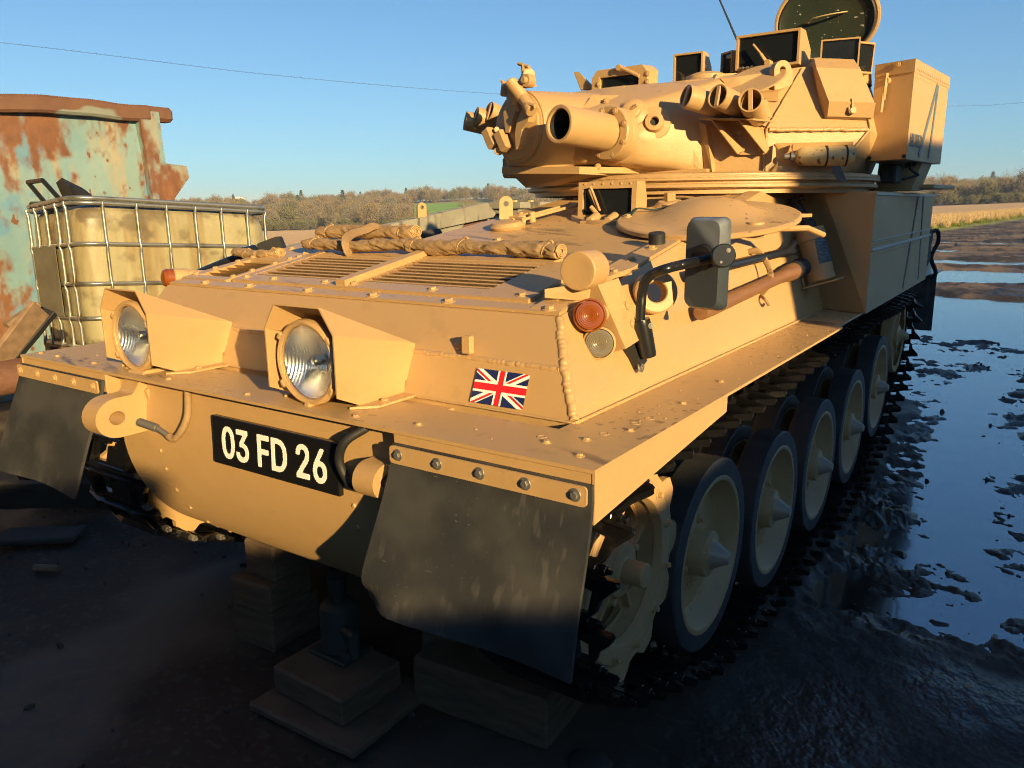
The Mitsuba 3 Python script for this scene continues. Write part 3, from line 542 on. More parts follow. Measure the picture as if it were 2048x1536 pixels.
def wheel(y, z, s):
    k = thing(TK + '__road_wheel', None, None)
    M = frame((s * .938, y, z), [0, 1, 0] if s > 0 else [0, -1, 0], [0, 0, 1], [s, 0, 0])
    place('tyre', TY, M, k); place('disc', DI, M, k)
    M2 = frame((s * .785, y, z), [0, 1, 0] if s > 0 else [0, -1, 0], [0, 0, 1], [s, 0, 0])
    place('tyre', TY, M2, k); place('disc', IN, M2, k)
    if s > 0:
        place('hub_cap', CONE, M @ frame((0, 0, .0525), [1, 0, 0], [0, 1, 0], [0, 0, 1]), k)
        for i in range(6):
            q = i * math.pi / 3 + .3 + y
            place('hub_bolt', HB, M @ frame((.098 * math.cos(q), .098 * math.sin(q), -.016), [1, 0, 0], [0, 1, 0], [0, 0, 1]), k)
        for i in range(5):
            q = i * math.pi * .4 + .5 + y
            place('rivet', RV, M @ frame((.061 * math.cos(q), .061 * math.sin(q), .0425), [1, 0, 0], [0, 1, 0], [0, 0, 1]) @ np.diag([.7, .7, 1, 1]), k)
        for i in range(14):
            q = i * math.pi / 7 + .2
            place('rivet', RV, M @ frame((.200 * math.cos(q), .200 * math.sin(q), -.0165), [1, 0, 0], [0, 1, 0], [0, 0, 1]) @ np.diag([.5, .5, .8, 1]), k)
        add('swing_arm', cat(rod((.56, y - .25, z + .10), (.74, y - .25, z + .10), .06), tube([(.70, y - .25, z + .10), (.72, y, z)], .045, 12), rod((.70, y, z), (.92, y, z), .05)), P1, k)
        if y < 1.2 or y > 3.5: add('damper', rod((.63, y + .05, z + .05), (.60, y + .12, .93), .035), 'steel_dark', k)
for s in (1, -1):
    for i in range(5): wheel(W0 + DW * i, WZ[i], s)
# idler
idm = cat(lathe([(.20, .04), (.235, .045), (.245, .03), (.245, -.03), (.225, -.01), (.20, .0), (.10, -.02), (.075, -.015), (.072, .04), (.045, .05), (.018, .10), (0, .10)], n=48), *[box((.14, 0, .005), (.13, .014, .04), .003, trimesh.transformations.rotation_matrix(i * math.pi / 4, [0, 0, 1])) for i in range(8)])
for s in (1, -1):
    k = add('idler_wheel', xf(cat(idm, xf(idm, np.diag([1, 1, 1, 1]) @ frame((0, 0, -.14), [1, 0, 0], [0, 1, 0], [0, 0, 1]))), frame((s * .935, IDC[0], IDC[1]), [0, 1, 0] if s > 0 else [0, -1, 0], [0, 0, 1], [s, 0, 0])), P1, TK, smooth=35)
# sprocket
def sprocket(s):
    M = frame((s * .948, SPC[0], SPC[1]), [0, 1, 0] if s > 0 else [0, -1, 0], [0, 0, 1], [s, 0, 0])
    n = 11; pts = []
    for i in range(n):
        for q, r in ((-.5, .250), (-.34, .252), (-.24, .272), (-.13, .288), (.13, .288), (.24, .272), (.34, .252)):
            t = (i + q) / n * 2 * math.pi; pts.append((r * math.cos(t), r * math.sin(t)))
    toothed = Polygon(pts).buffer(.004).difference(Point(0, 0).buffer(.185, 40))
    rim = cat(prism(toothed, (0, 0, 0), (1, 0, 0), (0, 1, 0), .020), lathe([(.180, .002), (.186, .024), (.196, .026), (.228, .026), (.234, .021), (.234, .002), (.18, .002)], n=60))
    k = add('drive_sprocket', xf(rim, M), P1, TK, smooth=30)
    body = Point(0, 0).buffer(.192, 40)
    for i in range(5):
        q = i * 2 * math.pi / 5 + .9
        arc = [(r * math.cos(q + t), r * math.sin(q + t)) for r, ts in ((.168, np.linspace(-.44, .44, 9)), (.108, np.linspace(.32, -.32, 7))) for t in ts]
        body = body.difference(rounded(Polygon(arc).buffer(.010), .012))
    disc = prism(body, (0, 0, -.060), (1, 0, 0), (0, 1, 0), .020)
    drum = lathe([(.192, -.07), (.192, .004), (.184, .004), (.182, -.045), (.168, -.038)], n=56)
    ribs = [hull(*[(r * math.cos(q + w / r), r * math.sin(q + w / r), h) for r, h in ((.07, -.01), (.185, -.022), (.07, -.05), (.185, -.05)) for w in (-.006, .006)]) for q in [i * 2 * math.pi / 5 + .9 + math.pi / 5 for i in range(5)]]
    hub = lathe([(.085, -.03), (.075, -.012), (.068, .004), (.060, .006), (.034, .007), (.031, .010), (.031, .062), (.029, .065), (0, .065)], n=40)
    add('sprocket_disc', xf(cat(disc, drum, *ribs, hub), M), P1, k, smooth=30)
    inner = prism(toothed, (0, 0, -.20), (1, 0, 0), (0, 1, 0), .02)
    add('sprocket_drum', xf(cat(inner, lathe([(.18, -.19), (.19, -.19), (.19, -.05), (.18, -.05)], n=40)), M), P1, k, smooth=30)
    add('sprocket_web', xf(lathe([(0, -.13), (.185, -.13), (.185, -.14), (0, -.14)], n=32), M), 'black_dull', k)
    if s > 0:
        for i in range(11):
            q = (i + .5) / 11 * 2 * math.pi; place('rim_bolt', HB, M @ frame((.212 * math.cos(q), .212 * math.sin(q), .026), [1, 0, 0], [0, 1, 0], [0, 0, 1]) @ np.diag([.8, .8, .8, 1]), k)
        for i in range(5):
            q = i / 5 * 2 * math.pi + .4; place('hub_bolt', HB, M @ frame((.082 * math.cos(q), .082 * math.sin(q), -.015), [1, 0, 0], [0, 1, 0], [0, 0, 1]), k)
sprocket(1); sprocket(-1)
# track links
pts = []
for (y, z), r in [(SPC, SPR + .018), (IDC, IDR + .024)] + [((W0 + DW * i, WZ[i]), WR + .030) for i in range(5)]:
    pts.append(Point(y, z).buffer(r, 48))
loop = np.array(unary_union(pts).convex_hull.exterior.coords)[:-1]
seg = np.linalg.norm(np.diff(np.vstack([loop, loop[:1]]), axis=0), axis=1); ss = np.r_[0, np.cumsum(seg)]
NL = round(ss[-1] / .1155); tt = (np.arange(NL) + .5) / NL * ss[-1]; Lc = np.vstack([loop, loop[:1]])
def at(t): t = t % ss[-1]; return A([np.interp(t, ss, Lc[:, 0]), np.interp(t, ss, Lc[:, 1])])
top_sag = lambda y, z: z - .018 * math.sin(max(0, min(1, (y - .6) / 3.6)) * math.pi * 3) ** 2 * (z > .75) * (.6 < y < 4.2)
out = Polygon([(-.165, -.046), (.150, -.046), (.165, -.030), (.175, .0), (.205, .030), (.212, .040), (.207, .050), (.165, .053), (-.165, .053), (-.207, .050), (-.212, .040), (-.205, .030), (-.175, .0), (-.165, -.030)])
for sx in (-1, 1):
    out = out.difference(sbox(*sorted((sx * .030, sx * .095)), -.024, .022).buffer(.004)).difference(Polygon([(sx * .125, -.028), (sx * .148, -.028), (sx * .152, .015), (sx * .125, .020)]).buffer(.003))
def claw(sx): return hull(A([[sx * .10, .050, 0], [sx * .10, .056, .0], [sx * .10, .050, .034], [sx * .10, .056, .034], [sx * .212, .036, .0], [sx * .212, .050, .0], [sx * .208, .040, .010], [sx * .208, .050, .010]]))
link = cat(prism(out, (0, 0, -.010), (1, 0, 0), (0, 1, 0), .020), claw(1), claw(-1), box((0, .051, .014), (.22, .012, .036), .003),
           hull(A([[-.013, -.035, -.01], [.013, -.035, -.01], [-.013, .03, -.01], [.013, .03, -.01], [-.006, -.012, -.062], [.006, -.012, -.062], [-.006, .012, -.062], [.006, .012, -.062]])),
           rod((-.155, -.052, 0), (.155, -.052, 0), .0135, n=10), *[box((sx * .115, .0, .010), (.014, .09, .028), .003) for sx in (-1, 1)])
LK = mikit.ply(link, 'track_steel', smooth=False)
pin = cat(rod((.150, 0, 0), (.178, 0, 0), .012, n=6), rod((.15, 0, 0), (.190, 0, 0), .0065, n=8))
PIN = mikit.ply(pin, 'track_steel'); PINS = mikit.ply(pin, 'pin_steel')
for s in (1, -1):
    tk = thing(TK + '__track', None, None); tag(tk, 'near track of black steel links' if s > 0 else 'far track of black steel links')
    for t in tt:
        p, q0, q1 = at(t), at(t - .03), at(t + .03)
        d = unit(q1 - q0); nrm = A([d[1], -d[0]])
        c = A([1.9, .5]) - p
        if nrm @ c > 0: nrm = -nrm
        zz = top_sag(p[0], p[1])
        # u axis so that the claws lead towards the ground at the front
        ux = V(0, d[0], d[1]); w = V(0, nrm[0], nrm[1]); v = np.cross(ux, w)
        if s < 0 and p[0] > 1.6: continue
        M = frame(V(s * .862, p[0], zz), v, ux, w)
        place('link', LK, M, tk)
        if p[0] < 1.5 and s < 0: place('pin', PINS, M @ frame((0, -.052, 0), [-1, 0, 0], [0, 1, 0], [0, 0, -1]), tk)
        if p[0] < 1.5: place('pin', PINS if s < 0 else PIN, M @ frame((0, -.052, 0), [1, 0, 0] if v[0] > 0 or s < 0 else [-1, 0, 0], [0, 1, 0], [0, 0, 1] if v[0] > 0 or s < 0 else [0, 0, -1]), tk)
# ------------------------------------------------------------------ turret (local axes: X to the tank's left, Y to the rear, Z up; turned 5 degrees)
PSI = math.radians(5); TCX, TCY = .22, 2.65
TX, TYY = V(math.cos(PSI), -math.sin(PSI), 0), V(math.sin(PSI), math.cos(PSI), 0)
TM = frame((TCX, TCY, 0), TX, TYY, [0, 0, 1])
def L(*p): return (TM @ np.r_[A(p, float), 1])[:3]
def D(*p): return TM[:3, :3] @ A(p, float)
TU = thing(TK + '__turret', None, None); labels[TU] = {'label': 'angular sand turret with a short capped gun stub'}
def tadd(name, m, mt=P1, smooth=False, **k): return add(name, xf(m, TM), mt, TU, smooth=smooth, **k)
RZ = 1.985
add('turret_ring', lathe([(.80, 1.487), (.80, 1.505), (.835, 1.512), (.835, 1.524), (.82, 1.528), (.82, 1.534), (.845, 1.54), (.84, 1.565), (.78, 1.572)], (TCX, TCY, 0), n=96), P1, TU, smooth=35)
a = np.linspace(-2.6, 1.7, 120)
add('ring_weld', weld([(TCX + .838 * math.sin(q), TCY - .838 * math.cos(q), 1.552) for q in a], .016, 12, step=.009), P1, TU, smooth=True)
R = lambda z: z
body_pts = [(.552, -.50, 1.56), (.555, -.50, 1.735), (.615, -.31, RZ + .005), (.775, -.32, 1.56), (.877, -.235, 1.735), (.79, -.17, RZ), (.66, .60, 1.56), (.72, .60, 1.735), (.66, .5, RZ),
            (-.552, -.50, 1.56), (-.555, -.50, 1.735), (-.615, -.31, RZ), (-.775, -.32, 1.56), (-.877, -.235, 1.735), (-.79, -.17, RZ), (-.80, .55, 1.56), (-.88, .55, 1.735), (-.77, .5, RZ),
            (.45, 1.0, 1.60), (.45, 1.02, 1.93), (-.45, 1.0, 1.60), (-.45, 1.02, 1.93), (.33, -.585, 1.57), (.30, -.585, 1.755), (.40, -.47, 1.955), (-.33, -.585, 1.57), (-.30, -.585, 1.755), (-.40, -.47, 1.955), (.2, -.53, 1.957), (-.2, -.53, 1.957)]
tadd('turret_body', hull(A(body_pts)))
# front casting, rounded
fc = hull(A([(.335, -.57, 1.575), (.345, -.57, 1.70), (.31, -.60, 1.79), (.37, -.49, 1.950), (.12, -.79, 1.61), (.13, -.82, 1.72), (.11, -.77, 1.84), (.12, -.55, 1.955), (-.10, -.88, 1.62), (-.10, -.91, 1.81), (-.12, -.60, 1.955),
             (-.50, -.72, 1.60), (-.52, -.76, 1.80), (-.5, -.56, 1.955), (-.52, -.40, 1.57), (.33, -.40, 1.57)]))
fc = tri(man(fc).refine_to_length(.035)); fc.merge_vertices(); trimesh.smoothing.filter_taubin(fc, iterations=14)
tadd('front_casting', ripple(fc, .0015, 14, 5), smooth=True)
tadd('casting_flange', cat(hull(A([(.335, -.585, 1.575), (.375, -.60, 1.575), (.345, -.615, 1.76), (.305, -.61, 1.78), (.335, -.50, 1.575), (.375, -.52, 1.575), (.345, -.52, 1.76)])), hull(A([(-.5, -.80, 1.585), (.36, -.62, 1.575), (.36, -.50, 1.575), (-.5, -.56, 1.575), (-.5, -.80, 1.60), (.36, -.62, 1.588), (.36, -.50, 1.588), (-.5, -.56, 1.60)]))))
tadd('casting_wedge', hull(A([(.27, -.62, 1.585), (.325, -.60, 1.585), (.245, -.655, 1.66), (.30, -.62, 1.66), (.245, -.60, 1.665), (.30, -.57, 1.665), (.27, -.55, 1.585), (.33, -.55, 1.585)])))
# gun stub
tadd('gun_stub', pipe((.070, -.72, 1.722), (.002, -1.165, 1.750), .0725, .057, n=56, deep=.34), smooth=30, label='short open gun stub')
tadd('gun_bore', pipe((.0515, -.84, 1.7297), (.004, -1.155, 1.7494), .0568, .0545, n=48, deep=.30), 'black_dull', smooth=30)
col = lathe([(.07, -.02), (.104, -.02), (.106, -.01), (.106, .012), (.102, .018), (.07, .02)], (.053, -.880, 1.729), (-.13, -1, .065), 48)
tadd('gun_collar', cat(col, lathe([(.07, -.06), (.108, -.05), (.104, -.03), (.098, -.02)], (.053, -.880, 1.729), (-.13, -1, .065), 48)), smooth=30)
for i in range(8):
    q = i * math.pi / 4 + .35
    bolt(TM @ along((.051 + .092 * math.cos(q), -.898 - .012 * math.cos(q), 1.730 + .092 * math.sin(q)), (-.13, -1, .06)), TU, s=.95)
# image-intensifier housing with sprung door, on the far side of the gun
NS = unit([-.16, -1, .02]); ns = V(-.322, -1.0, 1.768)
hs = hull(xf(lathe([(.150, 0), (.150, -.02)], ns, NS, 48), np.eye(4)).vertices, A([(-.55, -.60, 1.60), (-.55, -.60, 1.93), (-.10, -.62, 1.62), (-.10, -.62, 1.92), (-.06, -.78, 1.66), (-.06, -.78, 1.84), (-.2, -.95, 1.585), (-.42, -.93, 1.585)]))
tadd('sight_housing', hs, smooth=28)
dr_ = tadd('sight_door', cat(lathe([(.142, 0), (.142, .006), (.134, .010), (.132, .018), (.120, .024), (.05, .030), (0, .031)], ns, NS, 56)), smooth=25, label='round hinged door over the night sight')
B = frame(ns + NS * .022, unit(np.cross([0, 0, 1], NS)) * -1, [0, 0, 1], NS)
if np.linalg.det(B[:3, :3]) < 0: B[:3, 0] *= -1
blade = lambda pts, h: prism(rounded(Polygon(pts), .006), (0, 0, 0), (1, 0, 0), (0, 1, 0), h)
B = B @ np.diag([.86, .74, 1, 1])
BX = 1 if B[0, 0] > 0 else -1
def bl(pts): return [(x * BX, y) for x, y in pts]
tadd('door_arm', cat(xf(blade(bl([(-.014, .24), (.030, .24), (.022, .12), (.038, .08), (-.008, -.03), (-.030, -.03), (-.045, .08), (-.024, .12)]), .034), B), xf(blade(bl([(.12, .115), (.165, .095), (.135, .015), (.095, -.02), (.075, -.10), (.05, -.14), (.045, -.04), (.060, .03)]), .038), B)), smooth=25)
pt = lambda x, y, h: (B @ V(x * BX, y, h, 1))[:3]
coil = [rod(pt(.015, .235, .035), pt(.165, .080, .045), .014)]
ax0, ax1 = pt(.018, .232, .035), pt(.110, .137, .04)
e1 = unit(np.cross(ax1 - ax0, NS)); e2 = unit(np.cross(e1, ax1 - ax0)); n_ = 150
coil.append(tube([ax0 + (ax1 - ax0) * i / n_ + .023 * (e1 * math.cos(i * .55) + e2 * math.sin(i * .55)) for i in range(n_)], .0052, 5))
coil += [rod(pt(.105, .142, .04), pt(.165, .080, .046), .023), rod(pt(.155, .09, .046), pt(.178, .066, .047), .027), hull(pt(-.005, .25, .01), pt(.04, .25, .01), pt(-.005, .20, .05), pt(.04, .22, .05), pt(.02, .20, .06), pt(.02, .26, .04)), tube([pt(.155, .105, .06), pt(.215, .085, .06)], .009, 6),
         rod(pt(-.055, .25, .01), pt(-.055, .175, .02), .018), tube([pt(-.06, .255, .03), pt(-.02, .215, .04)], .007, 6), rod(pt(.105, .235, -.01), pt(.11, .235, .03), .026), rod(pt(.11, .235, .02), pt(.11, .235, .045), .013),
         rod(pt(.03, .27, -.04), pt(.075, .28, -.02), .026), tube([pt(.04, .27, -.02), pt(.035, .335, -.02)], .011, 8), tube([pt(.0, .345, -.02), pt(.075, .315, -.02)], .008, 6), hull(pt(.0, .23, -.06), pt(.08, .22, -.06), pt(.0, .28, -.03), pt(.07, .28, -.03), pt(.0, .22, .0), pt(.08, .20, .0))]
tadd('door_spring', cat(*coil), smooth=35)
for (x, y, r) in ((-.150, -.050, .15), (-.055, -.070, .12)):
    tadd('door_catch', xf(box((0, 0, .030), (.066, .122, .042), .010), B @ frame((x * BX, y, 0), unit([1, .55 * BX, 0]), unit([-.55 * BX, 1, 0]), [0, 0, 1])), smooth=False)
tadd('door_catch_pin', cat(rod(pt(-.155, -.005, .0), pt(-.10, -.005, .03), .012), rod(pt(-.11, -.125, .01), pt(-.085, -.125, .04), .016), xf(box((0, 0, .014), (.03, .045, .02), .004), B @ frame((-.10 * BX, -.115, 0), [1, 0, 0], [0, 1, 0], [0, 0, 1]))), smooth=35)
# lower lip below the housing
tadd('front_lip', cat(hull(A([(-.43, -.99, 1.585), (-.43, -.99, 1.612), (-.02, -.99, 1.570), (-.02, -.99, 1.598), (.05, -.80, 1.565), (.05, -.80, 1.60), (-.55, -.62, 1.57), (-.55, -.62, 1.64), (.1, -.6, 1.57), (.1, -.6, 1.6)])),
                      hull(A([(-.40, -.86, 1.525), (-.05, -.72, 1.545), (.3, -.62, 1.57), (-.55, -.6, 1.54), (.3, -.5, 1.57), (-.5, -.5, 1.54), (-.42, -.94, 1.585), (-.02, -.94, 1.575)]))))
bolt(TM @ along((.01, -.90, 1.60), (.3, -.9, .2)), TU, s=.9); bolt(TM @ along((-.03, -.785, 1.872), (.2, -.9, .4)), TU, s=.9)
tadd('housing_web', hull(A([(-.10, -.86, 1.84), (.02, -.74, 1.84), (-.10, -.78, 1.90), (.02, -.66, 1.90), (.05, -.62, 1.84), (-.10, -.6, 1.90), (.04, -.6, 1.88), (-.10, -.6, 1.82)])))
# coax port, cap and knob on the casting
tadd('port_boss', lathe([(.070, -.06), (.064, 0), (.042, .004), (.040, .012), (.036, .030), (.020, .032), (.017, .028), (.017, .0), (0, 0)], (.180, -.745, 1.772), unit([.45, -.88, .12]), 36), smooth=30)
tadd('port_hole', rod((.180 + .45 * .010, -.745 - .88 * .010, 1.7735), (.180 + .45 * .012, -.745 - .88 * .012, 1.774), .0165), 'black_dull')
kd_ = unit([.35, -.85, .42]); kc = V(.100, -.790, 1.815)
tadd('sight_cap', cat(lathe([(.068, -.07), (.062, .0), (.054, .006), (.040, .012), (.038, .026), (.028, .032), (0, .034)], kc, kd_, 36), *[xf(box((.030, 0, .016), (.022, .016, .018), .004, trimesh.transformations.rotation_matrix(q, [0, 0, 1])), along(kc, kd_)) for q in (0.3, 2.4, 4.5)], rod(kc + kd_ * .028 + V(-.03, 0, -.02), kc + kd_ * .035 + V(.03, 0, .01), .007)), smooth=30)
for p in ((-.06, -.60, 1.945), (.25, -.545, 1.925)): bolt(TM @ along(p, (0, -.6, .8)), TU, s=.8)
# smoke dischargers, three each side
SDt = []
def discharger(c, back, k):
    c = A(c, float); d = unit(c - A(back, float)); e = c - d * .20
    add('launch_tube', xf(pipe(e, c, .0450, .0385, n=36, deep=.17), TM), P1, k, smooth=30)
    add('tube_bar', xf(box((0, 0, -.003), (.017, .076, .010), .002, along(c, d) @ trimesh.transformations.rotation_matrix(rng.uniform(-.35, .15), [0, 0, 1])), TM), P1, k, smooth=False)
    add('tube_base', xf(rod(e + d * .02, e + d * .03, .0368), TM), 'black_dull', k)
k = thing(TU + '__smoke_discharger', None, None); tag(k, 'three smoke discharger tubes on the near side of the turret front')
discharger((.335, -.78, 1.857), (.50, -.53, 1.79), k); discharger((.462, -.77, 1.848), (.52, -.50, 1.79), k); discharger((.588, -.755, 1.824), (.52, -.50, 1.775), k)
add('bracket', xf(cat(hull(A([(.352, -.70, 1.782), (.575, -.69, 1.764), (.60, -.52, 1.765), (.35, -.53, 1.79), (.352, -.70, 1.776), (.575, -.69, 1.758), (.60, -.52, 1.76), (.35, -.53, 1.78)])),
    hull(A([(.40, -.69, 1.772), (.405, -.69, 1.772), (.478, -.60, 1.64), (.483, -.60, 1.64), (.42, -.56, 1.77), (.49, -.56, 1.66)])), hull(A([(.512, -.69, 1.764), (.517, -.69, 1.764), (.570, -.545, 1.640), (.575, -.545, 1.64), (.53, -.54, 1.765), (.575, -.51, 1.66)])),
    hull(A([(.41, -.575, 1.77), (.54, -.525, 1.765), (.57, -.515, 1.64), (.47, -.555, 1.64), (.41, -.565, 1.77), (.54, -.515, 1.765), (.57, -.505, 1.64)])), hull(A([(.43, -.66, 1.79), (.56, -.65, 1.78), (.45, -.55, 1.86), (.56, -.54, 1.85), (.43, -.52, 1.79), (.58, -.51, 1.78)]))), TM), P1, k, smooth=False)
for p in ((.47, -.572, 1.725), (.485, -.566, 1.66), (.545, -.535, 1.66)): bolt(TM @ along(p, (.33, -.94, 0)), k, RV, .9)
k = thing(TU + '__smoke_discharger', None, None); tag(k, 'three smoke discharger tubes on the far side of the turret front')
for c, bk in (((-.845, -.77, 1.852), (-.66, -.55, 1.79)), ((-.775, -.77, 1.866), (-.62, -.52, 1.79)), ((-.70, -.76, 1.885), (-.6, -.50, 1.80))): discharger(c, bk, k)
add('bracket', xf(hull(A([(-.80, -.62, 1.77), (-.45, -.62, 1.77), (-.80, -.5, 1.80), (-.45, -.5, 1.80), (-.45, -.5, 1.74)])), TM), P1, k, smooth=False)
tadd('side_box', box((-.66, -.58, 1.63), (.10, .16, .10), .01))
# roof sights and periscopes
GS = thing(TU + '__gunner_sight', None, None); tag(GS, 'gunner sight hood with dark window and wiper')
gh = hull(A([(s * x - .19, y, z) for s in (-1, 1) for x, y, z in ((.148, -.43, 1.955), (.148, -.43, 2.030), (.120, -.43, 2.062), (.148, -.33, 1.97), (.148, -.33, 2.045), (.120, -.33, 2.068))]))
gh = tri(man(gh) - man(hull(A([(x - .19, y, z) for x in (-.105, .105) for y in (-.5, -.412) for z in (1.968, 2.028)]))))
add('hood', xf(gh, TM), P1, GS, smooth=False); add('window', xf(box((-.19, -.4135, 1.998), (.209, .003, .059)), TM), 'periscope_glass', GS, smooth=False)
add('wiper', xf(cat(tube([(-.17, -.448, 2.058), (-.075, -.442, 2.012)], .008, 8), rod((-.18, -.43, 2.058), (-.18, -.455, 2.058), .014)), TM), P1, GS)
for p in ((-.30, -.432, 2.0), (-.04, -.432, 2.02), (-.04, -.432, 1.985)): bolt(TM @ along(p, (0, -1, 0)), GS, s=.8)
tadd('sight_fin', hull(A([(-.465, -.40, 2.075), (-.435, -.40, 2.073), (-.35, -.40, 1.99), (-.42, -.40, 1.99), (-.435, -.38, 1.99), (-.46, -.385, 2.075), (-.345, -.37, 1.985)])))
def tperi(o, ux, w, h0, h1, dep, label, lean=.12, glass=(.88, .88), topdep=.55): 
    o = L(*o); k, b = periscope_box(TU, (o[0], o[1], 0), D(*ux), w, h0, h1, dep, lean=lean, glass=glass, label=label, topdep=topdep); return k, b
tperi((.035, -.19, 0), (1, .10, 0), .145, 2.00, 2.13, .12, 'roof periscope with dark window left of the commander sight', lean=-.05)
tadd('periscope_collar', cat(lathe([(.055, 2.03), (.095, 2.015), (.10, 1.985)], (.14, -.20, 0), n=28), lathe([(.08, 2.02), (.14, 2.01), (.15, 1.98)], (.33, .05, 0), n=28)), smooth=30)
tperi((.19, -.12, 0), (.85, -.5, 0), .085, 2.01, 2.125, .10, 'small periscope turned towards the front beside the commander sight', lean=.0)
tadd('cupola', cat(lathe([(.25, 2.05), (.275, 2.045), (.28, 2.035), (.29, 1.96)], (.46, .15, 0), n=48), lathe([(.205, 1.99), (.205, 2.055), (.25, 2.055)], (.46, .15, 0), n=48)), smooth=30)
CS, b = tperi((.425, -.225, 0), (1, .06, 0), .275, 2.020, 2.162, .16, 'wide commander sight with dark window and wiper', lean=-.02, glass=(.93, .86), topdep=.45)
add('wiper', cat(tube([b(.02, -.022, 2.028), b(-.055, -.018, 2.115)], .007, 8, .7), tube([b(.012, -.03, 2.03), b(-.015, -.028, 2.07)], .012, 8, .6), rod(b(.02, -.01, 2.03), b(.02, -.05, 2.03), .014)), P1, CS)
for x in (-.10, -.08, -.06): add('stud', rod(b(x, -.004, 2.026), b(x, -.012, 2.026), .006), 'pin_steel', CS)
tperi((.722, -.195, 0), (1, .30, 0), .150, 1.99, 2.10, .10, 'periscope above the sloping armoured box on the turret side', lean=-.10, glass=(.92, .9))
tperi((.755, .03, 0), (.45, .90, 0), .10, 1.99, 2.115, .10, 'small periscope facing sideways behind the turret side', lean=-.05)
# armoured sight box on the cheek
UX = V(.80, .60, 0); CN = unit(np.cross(A([.346, .265, -.02]), A([.09, .19, .25])))
CN = CN if CN[1] < 0 else -CN
bx = lambda x, y, h: V(.70, -.235, 1.96) + unit([.346, .265, -.02]) * x + unit(np.cross(CN, unit([.346, .265, -.02]))) * (y if np.cross(CN, unit([.346, .265, -.02]))[2] > 0 else -y) + CN * h
sb = hull(*[bx(x, y, h)[None] for x, y, h in ((-.075, .05, .035), (.085, .05, .035), (-.085, -.02, .085), (.09, -.02, .085), (-.035, -.165, .085), (.145, -.165, .085), (-.03, -.205, .05), (.15, -.205, .05), (-.075, .05, -.02), (.085, .05, -.02), (-.03, -.205, -.02), (.15, -.205, -.02))])
SBX = tadd('sight_box', sb, label='sloping armoured box on the turret cheek with a clip')
add('box_lid', xf(hull(*[bx(x, y, h)[None] for x, y, h in ((-.036, -.163, .088), (.147, -.163, .088), (-.030, -.208, .052), (.152, -.208, .052), (-.036, -.163, .084), (.147, -.163, .084))]), TM), P1, SBX, smooth=False)
add('clip', xf(cat(tube([bx(.055, -.15, .09), bx(.06, -.20, .075)], .006, 6), tube(spline([bx(.045, -.18, .08), bx(.05, -.20, .075), bx(.07, -.20, .075), bx(.07, -.18, .08)]), .004, 6), rod(bx(.06, -.19, .07), bx(.06, -.195, .085), .012)), TM), P1, SBX)
tadd('cheek_welds', cat(weld([(.555, -.505, 1.57), (.558, -.506, 1.735), (.617, -.315, 1.985)], .014, 20), weld([(.565, -.507, 1.735), (.875, -.24, 1.733)], .020, 21), weld([(.795, -.178, 1.985), (.879, -.238, 1.735), (.778, -.325, 1.565)], .013, 22), weld([(.56, -.506, 1.568), (.33, -.59, 1.572)], .02, 23)), smooth=True)
# lifting eye
eo = unary_union([sbox(-.04, 0, .045, .07), Point(.0, .07).buffer(.04, 14)]).difference(Point(.0, .072).buffer(.015, 12))
tadd('lifting_eye', cat(prism(eo, (.545, -.38, 1.90), unit([.55, .80, .1]), (0, 0, 1), .035), hull(A([(.50, -.46, 1.85), (.57, -.44, 1.85), (.50, -.46, 1.885), (.57, -.44, 1.885), (.53, -.36, 1.93), (.60, -.34, 1.93), (.53, -.33, 1.9), (.6, -.3, 1.9)]))), smooth=25)
tadd('shackle', cat(tube(spline([(.545, -.515, 1.85), (.56, -.53, 1.83), (.555, -.535, 1.80), (.54, -.53, 1.795), (.53, -.525, 1.82), (.54, -.515, 1.85)]), .007, 8), rod((.50, -.53, 1.79), (.535, -.53, 1.795), .009)), smooth=True)
tadd('roof_rib', hull(A([(.30, -.50, 1.945), (.32, -.51, 1.945), (.37, -.38, 1.985), (.35, -.37, 1.985), (.30, -.47, 1.975), (.32, -.48, 1.975)])))
tadd('roof_disc', lathe([(0, .0), (.12, .0), (.125, -.004)], (.47, -.44, 1.945), unit([-.0, -.55, .83]), 40), smooth=30)
# commander hatch, open
hc, hn = V(.515, .22, 2.262), unit([.17, -.80, -.26])
hx = unit(np.cross([0, 0, 1], hn)); hy = np.cross(hn, hx); HB2 = frame(hc, hx, hy, hn)
oval = lambda r: [(r * 1.22 * math.cos(q), r * .92 * math.sin(q)) for q in np.linspace(0, 2 * np.pi, 64, endpoint=False)]
def ovlathe(prof): m = lathe(prof, n=64); m.apply_transform(np.diag([1.20, .98, 1, 1])); return xf(m, HB2)
HA = thing(TU + '__commander_hatch', None, None); tag(HA, 'open commander hatch showing its dark green inner face')
add('lid', xf(ovlathe([(.172, .0), (.182, .006), (.190, .004), (.192, -.010), (.17, -.035), (0, -.05)]), TM), P1, HA, smooth=30)
add('seal', xf(ovlathe([(.176, .003), (.171, .008), (.166, .003)]), TM), 'black_dull', HA, smooth=30)
add('inner_face', xf(ovlathe([(.170, .001), (.164, -.004), (.14, -.016), (.08, -.022), (0, -.024)]), TM), 'dark_green', HA, smooth=30)
hp3 = lambda x, y, z: (TM @ HB2 @ V(x, y, z, 1))[:3]
sgn = 1 if hx[0] > 0 else -1
add('strap', tube(spline([hp3(-.09 * sgn, .0, -.018), hp3(-.05 * sgn, .02, .018), hp3(.02 * sgn, .03, .024), hp3(.085 * sgn, .03, -.01)]), .012, 8, .3, up=D(*hy)), 'bottle_paint', HA, smooth=True)
tadd('hatch_hinge', cat(rod((.42, .215, 2.06), (.66, .24, 2.06), .022), box((.54, .23, 2.08), (.2, .02, .06))))
